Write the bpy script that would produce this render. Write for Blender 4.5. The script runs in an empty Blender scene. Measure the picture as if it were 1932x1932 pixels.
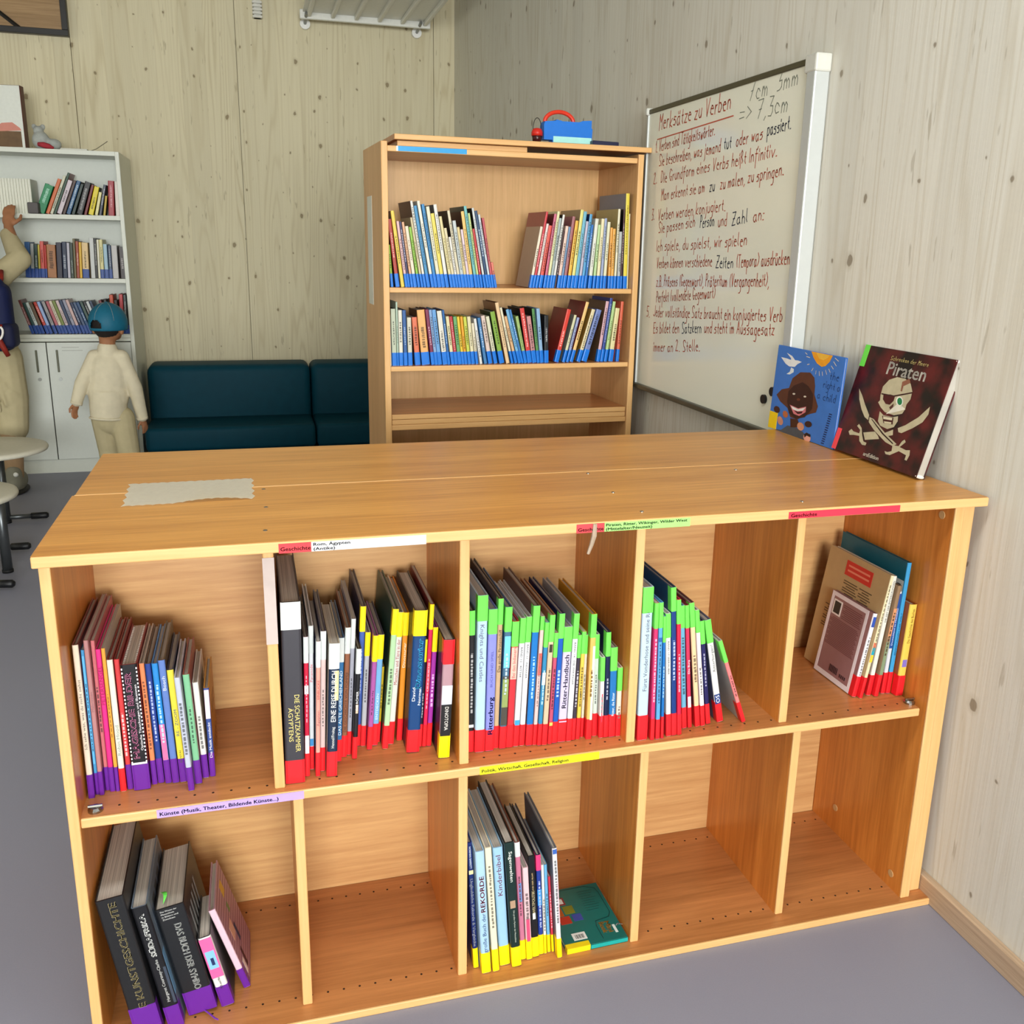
import bpy, bmesh, math, random
from mathutils import Vector, Matrix
S = bpy.context.scene
COL = S.collection
random.seed(7)
# ---------------------------------------------------------------- camera
cd = bpy.data.cameras.new('camera'); cam = bpy.data.objects.new('camera', cd); COL.objects.link(cam)
cd.sensor_width = 36; cd.sensor_fit = 'HORIZONTAL'; cd.lens = 1775.71 / 1932 * 36
cd.shift_x = -(988.66 - 966) / 1932; cd.shift_y = (936.5 - 966) / 1932
cd.clip_start = .05; cd.clip_end = 60
r0, r1, r2 = (0.9618, -0.2732, 0.0198), (-0.0518, -0.2522, -0.9663), (0.269, 0.9283, -0.2567)
cam.matrix_world = Matrix(((r0[0], -r1[0], -r2[0], -1.4955), (r0[1], -r1[1], -r2[1], -1.5744), (r0[2], -r1[2], -r2[2], 1.4927), (0, 0, 0, 1)))
S.camera = cam
# ---------------------------------------------------------------- world, light, exposure
S.view_settings.view_transform = 'Standard'; S.view_settings.look = 'None'
S.view_settings.gamma = 1; S.view_settings.use_curve_mapping = False
S.view_settings.exposure = 0.13
w = bpy.data.worlds.new('sky'); S.world = w; w.use_nodes = True
w.node_tree.nodes['Background'].inputs[0].default_value = (1, 1, .84, 1)
w.node_tree.nodes['Background'].inputs[1].default_value = 1.70
def area(name, loc, rot, sx, sy, power, col):
    l = bpy.data.lights.new(name, 'AREA'); l.shape = 'RECTANGLE'; l.size = sx; l.size_y = sy; l.energy = power; l.color = col
    o = bpy.data.objects.new(name, l); COL.objects.link(o); o.location = loc; o.rotation_euler = rot; return o
area('window_daylight_rear', (-1.7, -7.95, 1.85), (math.radians(90), 0, 0), 3.2, 1.9, 600, (.97, 1, 1))
area('overhead_fill_front', (-1.6, -.9, 3.25), (0, 0, 0), 1.8, .4, 36, (1, 1, 1))  # added overhead fill to lift horizontal surfaces; no actual ceiling lamp behind it
# ---------------------------------------------------------------- materials
def lin(c): return c / 12.92 if c <= .04045 else ((c + .055) / 1.055) ** 2.4
def hexc(h, k=1.0):   # sRGB, hex or 0-255 triple
    if isinstance(h, str): h = tuple(int(h[i:i + 2], 16) for i in (0, 2, 4))
    return tuple(lin(v / 255) * k for v in h) + (1,)
MC = {}
def nodes(name):
    m = bpy.data.materials.new(name); m.use_nodes = True; nt = m.node_tree
    return m, nt, nt.nodes['Principled BSDF']
def N(nt, t, **kw):
    n = nt.nodes.new(t)
    for k, v in kw.items():
        if k.startswith('i'): n.inputs[int(k[1:])].default_value = v
        else: setattr(n, k, v)
    return n
def mat(c, rough=.45, metal=0, var=.07, scale=60, k=1.0, spec=.4, bump=0):
    key = (c, rough, metal, var, scale, k, spec, bump)
    if key in MC: return MC[key]
    m, nt, p = nodes('paint_%s' % (c if isinstance(c, str) else 'mix')); L = nt.links
    tc = N(nt, 'ShaderNodeTexCoord'); nz = N(nt, 'ShaderNodeTexNoise'); nz.inputs['Scale'].default_value = scale; nz.inputs['Detail'].default_value = 3
    L.new(tc.outputs['Object'], nz.inputs['Vector'])
    mx = N(nt, 'ShaderNodeMix', data_type='RGBA'); b = hexc(c, k)
    mx.inputs[6].default_value = tuple(x * (1 - var) for x in b[:3]) + (1,); mx.inputs[7].default_value = tuple(min(1, x * (1 + var)) for x in b[:3]) + (1,)
    L.new(nz.outputs['Fac'], mx.inputs[0]); L.new(mx.outputs[2], p.inputs['Base Color'])
    p.inputs['Roughness'].default_value = rough; p.inputs['Metallic'].default_value = metal; p.inputs['Specular IOR Level'].default_value = spec
    if bump:
        bp = N(nt, 'ShaderNodeBump'); bp.inputs['Strength'].default_value = bump; bp.inputs['Distance'].default_value = .002
        L.new(nz.outputs['Fac'], bp.inputs['Height']); L.new(bp.outputs[0], p.inputs['Normal'])
    MC[key] = m; return m
def wood(name, c1, c2, d, rough=.33, fine=1.0):
    if name in MC: return MC[name]
    m, nt, p = nodes(name); L = nt.links
    tc = N(nt, 'ShaderNodeTexCoord'); mp = N(nt, 'ShaderNodeMapping')
    sc = [90 * fine] * 3; sc['xyz'.index(d)] = 4
    mp.inputs['Scale'].default_value = sc; L.new(tc.outputs['Object'], mp.inputs['Vector'])
    n1 = N(nt, 'ShaderNodeTexNoise'); n1.inputs['Scale'].default_value = 1; n1.inputs['Detail'].default_value = 5; n1.inputs['Roughness'].default_value = .65
    L.new(mp.outputs[0], n1.inputs['Vector'])
    mp2 = N(nt, 'ShaderNodeMapping'); s2 = [14] * 3; s2['xyz'.index(d)] = .7; mp2.inputs['Scale'].default_value = s2
    L.new(tc.outputs['Object'], mp2.inputs['Vector'])
    n2 = N(nt, 'ShaderNodeTexNoise'); n2.inputs['Scale'].default_value = 1; n2.inputs['Detail'].default_value = 2; L.new(mp2.outputs[0], n2.inputs['Vector'])
    ad = N(nt, 'ShaderNodeMath', operation='MULTIPLY_ADD'); ad.inputs[1].default_value = .6; L.new(n1.outputs['Fac'], ad.inputs[0])
    ml = N(nt, 'ShaderNodeMath', operation='MULTIPLY'); ml.inputs[1].default_value = .4; L.new(n2.outputs['Fac'], ml.inputs[0]); L.new(ml.outputs[0], ad.inputs[2])
    rp = N(nt, 'ShaderNodeValToRGB'); rp.color_ramp.elements[0].position = .36; rp.color_ramp.elements[1].position = .62
    rp.color_ramp.elements[0].color = hexc(c2); rp.color_ramp.elements[1].color = hexc(c1)
    L.new(ad.outputs[0], rp.inputs[0]); L.new(rp.outputs[0], p.inputs['Base Color'])
    p.inputs['Roughness'].default_value = rough; p.inputs['Specular IOR Level'].default_value = .5
    MC[name] = m; return m
def clt(name, axis, c):
    m, nt, p = nodes(name); L = nt.links
    tc = N(nt, 'ShaderNodeTexCoord'); sp = N(nt, 'ShaderNodeSeparateXYZ'); L.new(tc.outputs['Object'], sp.inputs[0])
    u = sp.outputs['XYZ'.index(axis)]
    bd = N(nt, 'ShaderNodeMath', operation='MULTIPLY'); bd.inputs[1].default_value = 1 / .155; L.new(u, bd.inputs[0])
    fl = N(nt, 'ShaderNodeMath', operation='FLOOR'); L.new(bd.outputs[0], fl.inputs[0])
    wn = N(nt, 'ShaderNodeTexWhiteNoise', noise_dimensions='1D'); L.new(fl.outputs[0], wn.inputs['W'])
    def nz(sc, det, rough=.5):
        mp = N(nt, 'ShaderNodeMapping'); mp.inputs['Scale'].default_value = sc; L.new(tc.outputs['Object'], mp.inputs['Vector'])
        n = N(nt, 'ShaderNodeTexNoise', noise_dimensions='4D'); n.inputs['Scale'].default_value = 1; n.inputs['Detail'].default_value = det; n.inputs['Roughness'].default_value = rough
        k = N(nt, 'ShaderNodeMath', operation='MULTIPLY'); k.inputs[1].default_value = 20; L.new(wn.outputs['Value'], k.inputs[0]); L.new(k.outputs[0], n.inputs['W'])
        L.new(mp.outputs[0], n.inputs['Vector']); return n.outputs['Fac']
    def mth(op, a, b=None, cc=None):
        n = N(nt, 'ShaderNodeMath', operation=op)
        for i, v in enumerate((a, b, cc)):
            if v is None: continue
            if isinstance(v, (int, float)): n.inputs[i].default_value = v
            else: L.new(v, n.inputs[i])
        return n.outputs[0]
    rings = nz((7, 7, .42), 1.5); s = mth('SINE', mth('MULTIPLY', rings, 95)); line = mth('POWER', mth('MULTIPLY_ADD', s, .5, .5), 3.5)
    fine = nz((160, 160, 3), 4, .6)
    mask = nz((5, 5, .6), 2)
    line = mth('MULTIPLY', line, mth('MULTIPLY_ADD', mask, 1.6, -.35))
    vo = N(nt, 'ShaderNodeTexVoronoi', voronoi_dimensions='2D'); mpv = N(nt, 'ShaderNodeMapping'); mpv.inputs['Scale'].default_value = (6.4, 6.4, 4.6)
    dn = N(nt, 'ShaderNodeTexNoise'); dn.inputs['Scale'].default_value = 26; L.new(tc.outputs['Object'], dn.inputs['Vector'])
    da = N(nt, 'ShaderNodeVectorMath', operation='MULTIPLY_ADD'); da.inputs[1].default_value = (.02, .02, .02); L.new(dn.outputs['Color'], da.inputs[0]); L.new(tc.outputs['Object'], da.inputs[2])
    L.new(da.outputs[0], mpv.inputs['Vector'])
    sv = N(nt, 'ShaderNodeSeparateXYZ'); L.new(mpv.outputs[0], sv.inputs[0]); cv = N(nt, 'ShaderNodeCombineXYZ'); L.new(sv.outputs['XYZ'.index(axis)], cv.inputs[0]); L.new(sv.outputs[2], cv.inputs[1])
    L.new(cv.outputs[0], vo.inputs['Vector']); vo.inputs['Scale'].default_value = 1
    sc = N(nt, 'ShaderNodeSeparateColor'); L.new(vo.outputs['Color'], sc.inputs[0])
    size = mth('MULTIPLY_ADD', mth('POWER', sc.outputs[0], 2.2), .062, .024)
    gate = mth('GREATER_THAN', sc.outputs[1], .38)
    kn = mth('MULTIPLY', mth('MULTIPLY', mth('SUBTRACT', size, vo.outputs['Distance']), 60), gate); kn = mth('MINIMUM', mth('MAXIMUM', kn, 0), 1)
    hs = mth('MULTIPLY', size, 1.9); halo = mth('MULTIPLY', mth('MULTIPLY', mth('SUBTRACT', hs, vo.outputs['Distance']), 14), gate); halo = mth('MINIMUM', mth('MAXIMUM', halo, 0), 1)
    flk = nz((46, 46, 7), 2, .6); fleck = mth('MINIMUM', mth('MAXIMUM', mth('MULTIPLY', mth('SUBTRACT', flk, .655), 22), 0), 1)
    base = hexc(c)
    def mix(f, a, b):
        n = N(nt, 'ShaderNodeMix', data_type='RGBA')
        for i, v in ((0, f), (6, a), (7, b)):
            if isinstance(v, (int, float, tuple)): n.inputs[i].default_value = v
            else: L.new(v, n.inputs[i])
        return n.outputs[2]
    dark = tuple(v * f for v, f in zip(base[:3], (.72, .66, .56))) + (1,)
    lite = tuple(min(1, v * 1.05) for v in base[:3]) + (1,)
    c0 = mix(wn.outputs['Value'], tuple(v * .95 for v in base[:3]) + (1,), lite)
    c1 = mix(mth('MULTIPLY', fine, .5), c0, dark)
    c2 = mix(mth('MULTIPLY', mth('MAXIMUM', line, 0), .85), c1, dark)
    c3 = mix(mth('MULTIPLY', halo, .30), c2, tuple(v * f for v, f in zip(base[:3], (.5, .44, .34))) + (1,))
    c3 = mix(mth('MULTIPLY', fleck, .46), c3, tuple(v * f for v, f in zip(base[:3], (.45, .4, .32))) + (1,))
    c4 = mix(mth('MULTIPLY', kn, .72), c3, tuple(v * f for v, f in zip(base[:3], (.26, .2, .14))) + (1,))
    fr = mth('FRACT', bd.outputs[0]); seam = mth('LESS_THAN', fr, .012)
    c5 = mix(mth('MULTIPLY', seam, .3), c4, dark)
    L.new(c5, p.inputs['Base Color']); p.inputs['Roughness'].default_value = .62; p.inputs['Specular IOR Level'].default_value = .25
    bp = N(nt, 'ShaderNodeBump'); bp.inputs['Strength'].default_value = .15; bp.inputs['Distance'].default_value = .003; L.new(fine, bp.inputs['Height']); L.new(bp.outputs[0], p.inputs['Normal'])
    return m
def pages_mat(c, scale=900):
    key = ('pg', c)
    if key in MC: return MC[key]
    m, nt, p = nodes('page_edges'); L = nt.links
    tc = N(nt, 'ShaderNodeTexCoord'); mp = N(nt, 'ShaderNodeMapping'); mp.inputs['Scale'].default_value = (700, 3, 3); L.new(tc.outputs['Object'], mp.inputs['Vector'])
    n = N(nt, 'ShaderNodeTexNoise'); n.inputs['Scale'].default_value = 1; n.inputs['Detail'].default_value = 2; L.new(mp.outputs[0], n.inputs['Vector'])
    rp = N(nt, 'ShaderNodeValToRGB'); rp.color_ramp.elements[0].position = .3; rp.color_ramp.elements[1].position = .7
    b = hexc(c); rp.color_ramp.elements[0].color = tuple(v * .5 for v in b[:3]) + (1,); rp.color_ramp.elements[1].color = b
    L.new(n.outputs['Fac'], rp.inputs[0]); L.new(rp.outputs[0], p.inputs['Base Color']); p.inputs['Roughness'].default_value = .8
    MC[key] = m; return m
def stripes(c1, c2, sc, axis=0):
    key = ('st', c1, c2, sc, axis)
    if key in MC: return MC[key]
    m, nt, p = nodes('striped'); L = nt.links
    tc = N(nt, 'ShaderNodeTexCoord'); wv = N(nt, 'ShaderNodeTexWave'); wv.bands_direction = 'XYZ'[axis]; wv.inputs['Scale'].default_value = sc; L.new(tc.outputs['Object'], wv.inputs['Vector'])
    rp = N(nt, 'ShaderNodeValToRGB'); rp.color_ramp.elements[0].position = .45; rp.color_ramp.elements[1].position = .55
    rp.color_ramp.elements[0].color = hexc(c1); rp.color_ramp.elements[1].color = hexc(c2); L.new(wv.outputs['Fac'], rp.inputs[0]); L.new(rp.outputs[0], p.inputs['Base Color'])
    MC[key] = m; return m
def speckle(name, c1, c2, sc, pos, rough=.8):
    if name in MC: return MC[name]
    m, nt, p = nodes(name); L = nt.links
    tc = N(nt, 'ShaderNodeTexCoord'); n = N(nt, 'ShaderNodeTexNoise'); n.inputs['Scale'].default_value = sc; n.inputs['Detail'].default_value = 3; L.new(tc.outputs['Object'], n.inputs['Vector'])
    rp = N(nt, 'ShaderNodeValToRGB'); rp.color_ramp.elements[0].position = pos - .12; rp.color_ramp.elements[1].position = pos + .12
    rp.color_ramp.elements[0].color = hexc(c1); rp.color_ramp.elements[1].color = hexc(c2); L.new(n.outputs['Fac'], rp.inputs[0]); L.new(rp.outputs[0], p.inputs['Base Color'])
    p.inputs['Roughness'].default_value = rough; MC[name] = m; return m
# ---------------------------------------------------------------- mesh helpers
def obj(name, bm, mats, parent=None, smooth=False, loc=None):
    bmesh.ops.recalc_face_normals(bm, faces=bm.faces)
    me = bpy.data.meshes.new(name); bm.to_mesh(me); bm.free()
    for m in (mats if isinstance(mats, (list, tuple)) else [mats]): me.materials.append(m)
    if smooth:
        for p in me.polygons: p.use_smooth = True
    o = bpy.data.objects.new(name, me); COL.objects.link(o)
    if parent: o.parent = parent
    if loc: o.location = loc
    return o
def tag(o, label, cat, group=None):
    o['label'] = label; o['category'] = cat
    if group: o['group'] = group
    return o
def thing(name, label, cat, loc=(0, 0, 0), rot=(0, 0, 0), group=None):
    o = bpy.data.objects.new(name, None); COL.objects.link(o); o.empty_display_size = .05
    o.location = loc; o.rotation_euler = rot; return tag(o, label, cat, group)
def struct(name, bm, m, parent=None):
    o = obj(name, bm, m, parent); o['kind'] = 'structure'; return o
def BM(): return bmesh.new()
def box(bm, x0, x1, y0, y1, z0, z1, bev=0, seg=1, mi=0):
    vs = [bm.verts.new((x, y, z)) for x in (x0, x1) for y in (y0, y1) for z in (z0, z1)]
    fs = [bm.faces.new([vs[i] for i in f]) for f in ((0, 1, 3, 2), (4, 6, 7, 5), (0, 4, 5, 1), (2, 3, 7, 6), (0, 2, 6, 4), (1, 5, 7, 3))]
    for f in fs: f.material_index = mi
    if bev:
        es = list({e for f in fs for e in f.edges})
        r = bmesh.ops.bevel(bm, geom=es, offset=bev, segments=seg, profile=.5, affect='EDGES')
        for f in r['faces']: f.material_index = mi
    return bm
def tube(bm, pts, r, n=8, mi=0, caps=True):
    pts = [Vector(p) for p in pts]; rs = r if isinstance(r, (list, tuple)) else [r] * len(pts); rings = []
    up = None
    for i, p in enumerate(pts):
        d = (pts[min(i + 1, len(pts) - 1)] - pts[max(i - 1, 0)]).normalized()
        if up is None: up = Vector((0, 0, 1)) if abs(d.z) < .9 else Vector((1, 0, 0))
        a = d.cross(up).normalized(); b = a.cross(d).normalized(); up = b
        rings.append([bm.verts.new(p + rs[i] * (math.cos(2 * math.pi * k / n) * a + math.sin(2 * math.pi * k / n) * b)) for k in range(n)])
    for A, B in zip(rings, rings[1:]):
        for k in range(n): bm.faces.new((A[k], A[(k + 1) % n], B[(k + 1) % n], B[k])).material_index = mi
    if caps:
        bm.faces.new(rings[0]).material_index = mi; bm.faces.new(rings[-1][::-1]).material_index = mi
    return bm
def lathe(bm, prof, n=32, c=(0, 0, 0), mi=0):
    rings = [[bm.verts.new((c[0] + r * math.cos(2 * math.pi * k / n), c[1] + r * math.sin(2 * math.pi * k / n), c[2] + z)) for k in range(n)] for r, z in prof]
    for A, B in zip(rings, rings[1:]):
        for k in range(n): bm.faces.new((A[k], A[(k + 1) % n], B[(k + 1) % n], B[k])).material_index = mi
    bm.faces.new(rings[0][::-1]).material_index = mi; bm.faces.new(rings[-1]).material_index = mi
    return bm
def ell(bm, c, r, rot=None, u=20, v=12):
    M = Matrix.Translation(c) @ (rot.to_4x4() if rot else Matrix.Identity(4)) @ Matrix.Diagonal((r[0], r[1], r[2], 1))
    bmesh.ops.create_uvsphere(bm, u_segments=u, v_segments=v, radius=1, matrix=M); return bm
def caps(bm, p0, r0, p1, r1, n=14):
    p0, p1 = Vector(p0), Vector(p1); tube(bm, [p0, p1], [r0, r1], n)
    ell(bm, p0, (r0,) * 3, None, n, 8); ell(bm, p1, (r1,) * 3, None, n, 8); return bm
def remesh(bm, voxel, smooth=4):
    me = bpy.data.meshes.new('t'); bm.to_mesh(me); bm.free(); o = bpy.data.objects.new('t', me); COL.objects.link(o)
    m = o.modifiers.new('r', 'REMESH'); m.mode = 'VOXEL'; m.voxel_size = voxel
    s = o.modifiers.new('s', 'SMOOTH'); s.iterations = smooth; s.factor = .5
    bpy.context.view_layer.update()
    dg = bpy.context.evaluated_depsgraph_get(); nm = bpy.data.meshes.new_from_object(o.evaluated_get(dg))
    b = BM(); b.from_mesh(nm); bpy.data.objects.remove(o); bpy.data.meshes.remove(me); bpy.data.meshes.remove(nm); return b
FT = {}
def text_geo(s):
    if s in FT: return FT[s]
    c = bpy.data.curves.new('t', 'FONT'); c.body = s; c.size = 1; c.resolution_u = 2
    o = bpy.data.objects.new('t', c); COL.objects.link(o); bpy.context.view_layer.update()
    me = bpy.data.meshes.new_from_object(o.evaluated_get(bpy.context.evaluated_depsgraph_get()))
    v = [(a.co.x, a.co.y) for a in me.vertices]; f = [tuple(p.vertices) for p in me.polygons]
    bpy.data.objects.remove(o); bpy.data.curves.remove(c); bpy.data.meshes.remove(me)
    x0 = min(a for a, b in v); x1 = max(a for a, b in v)
    FT[s] = ([(a - x0, b) for a, b in v], f, x1 - x0); return FT[s]
def text(bm, s, O, X, Y, length, maxh, mi=0, bold=0):
    """flat lettering: baseline starts at O, runs along X, letters rise along Y (cap height about .73 of size)"""
    v, f, w = text_geo(s); sx = length / w; sy = min(sx * 1.6, maxh / .73); 
    if sx > sy * 1.5: sx = sy * 1.5
    O, X, Y = Vector(O), Vector(X).normalized(), Vector(Y).normalized()
    for off in ((0, 0),) if not bold else ((-bold, 0), (bold, 0), (0, bold)):
        vs = [bm.verts.new(O + X * (a * sx + off[0]) + Y * (b * sy + off[1])) for a, b in v]
        for q in f: bm.faces.new([vs[i] for i in q]).material_index = mi
    return bm
# single-stroke handwriting: points are (x,y) digits, baseline 3, x-height 6, ascender 9
GL = {'a': '46 26 15 14 23 33 44|46 44 53', 'b': '19 13 33 44 45 36 16', 'c': '45 36 26 15 14 23 43', 'd': '49 43|46 26 15 14 23 43', 'e': '15 45 36 26 15 14 23 43', 'f': '49 38 28 20|16 46',
 'g': '46 26 15 14 23 43|46 41 30 10', 'h': '19 13|15 26 36 45 43', 'i': '16 13|17 18', 'j': '26 21 10|27 28', 'k': '19 13|46 14 43', 'l': '19 14 23', 'm': '16 13|15 26 35 33|35 46 55 53', 'n': '16 13|15 26 36 45 43',
 'o': '26 15 14 23 33 44 45 36 26', 'p': '16 10|16 36 45 44 33 13', 'r': '16 13|15 26 36', 's': '46 26 15 35 44 33 13', 't': '28 24 33|16 36', 'u': '16 14 23 33 44|46 43', 'v': '16 33 56', 'w': '16 23 35 43 56', 'y': '16 33|56 20', 'z': '16 46 13 43',
 'ä': '46 26 15 14 23 33 44|46 44 53|27 28|47 48', 'ö': '26 15 14 23 33 44 45 36 26|17 18|37 38', 'ü': '16 14 23 33 44|46 43|17 18|37 38', 'ß': '11 18 29 38 37 26 35 44 33', 'M': '13 19 36 59 53', 'V': '19 33 59', 'T': '19 59|39 33', 'S': '58 49 29 18 26 45 54 43 13', 'D': '19 13 33 55 57 39 19',
 'G': '58 39 29 17 15 33 43 55 35', 'I': '19 13', 'P': '13 19 39 48 47 36 16', 'Z': '19 59 13 53|26 46', 'J': '59 54 33 14', 'E': '59 19 13 53|16 46', 'A': '13 39 53|25 45', 'B': '19 13 43 54 46 16|19 39 48 46', '7': '19 59 23|26 46', '3': '19 49 26 46 44 33 13', '2': '18 29 39 48 13 53',
 '1': '27 39 33', '4': '49 15 55|48 43', '5': '59 19 16 46 54 33 13', '=': '17 57|15 55', '>': '18 56 14', '.': '13 23', ',': '23 12', '(': '39 27 25 33', ')': '19 37 35 13', ':': '13 23|16 26'}
def stroke_text(bm, s, O, X, Y, length, unit, wd, mi=0, jit=.25):
    adv = lambda ch: 3.2 if ch == ' ' else max(int(p[0]) for p in GL[ch].replace('|', ' ').split()) + 1.1
    tot = sum(adv(c) for c in s); ux = length / tot; O, X, Y = Vector(O), Vector(X).normalized(), Vector(Y).normalized(); x = 0
    for ch in s:
        if ch != ' ':
            jy = random.uniform(-jit, jit)
            for st in GL[ch].split('|'):
                pts = [O + X * ((x + int(p[0]) - .6 + random.uniform(-.12, .12) + (int(p[1]) - 3) * .12) * ux) + Y * ((int(p[1]) - 3 + jy + random.uniform(-.15, .15)) * unit) for p in st.split()]
                for a, b in zip(pts, pts[1:]): ribbon(bm, a, b, X, Y, wd, mi)
        x += adv(ch)
    return bm
def ribbon(bm, a, b, X, Y, wd, mi=0):
    d = b - a
    if d.length < 1e-6: return
    d.normalize(); n = X.cross(Y); s = n.cross(d).normalized() * wd / 2; e = d * wd * .4
    bm.faces.new([bm.verts.new(p) for p in (a - e - s, b + e - s, b + e + s, a - e + s)]).material_index = mi
def ordinal(n):
    o = 'first second third fourth fifth sixth seventh eighth ninth tenth eleventh twelfth thirteenth fourteenth fifteenth sixteenth seventeenth eighteenth nineteenth'.split()
    if n <= 19: return o[n - 1]
    t = {2: 'twent', 3: 'thirt', 4: 'fort'}[n // 10]
    return t + 'ieth' if n % 10 == 0 else t + 'y-' + o[n % 10 - 1]
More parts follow.
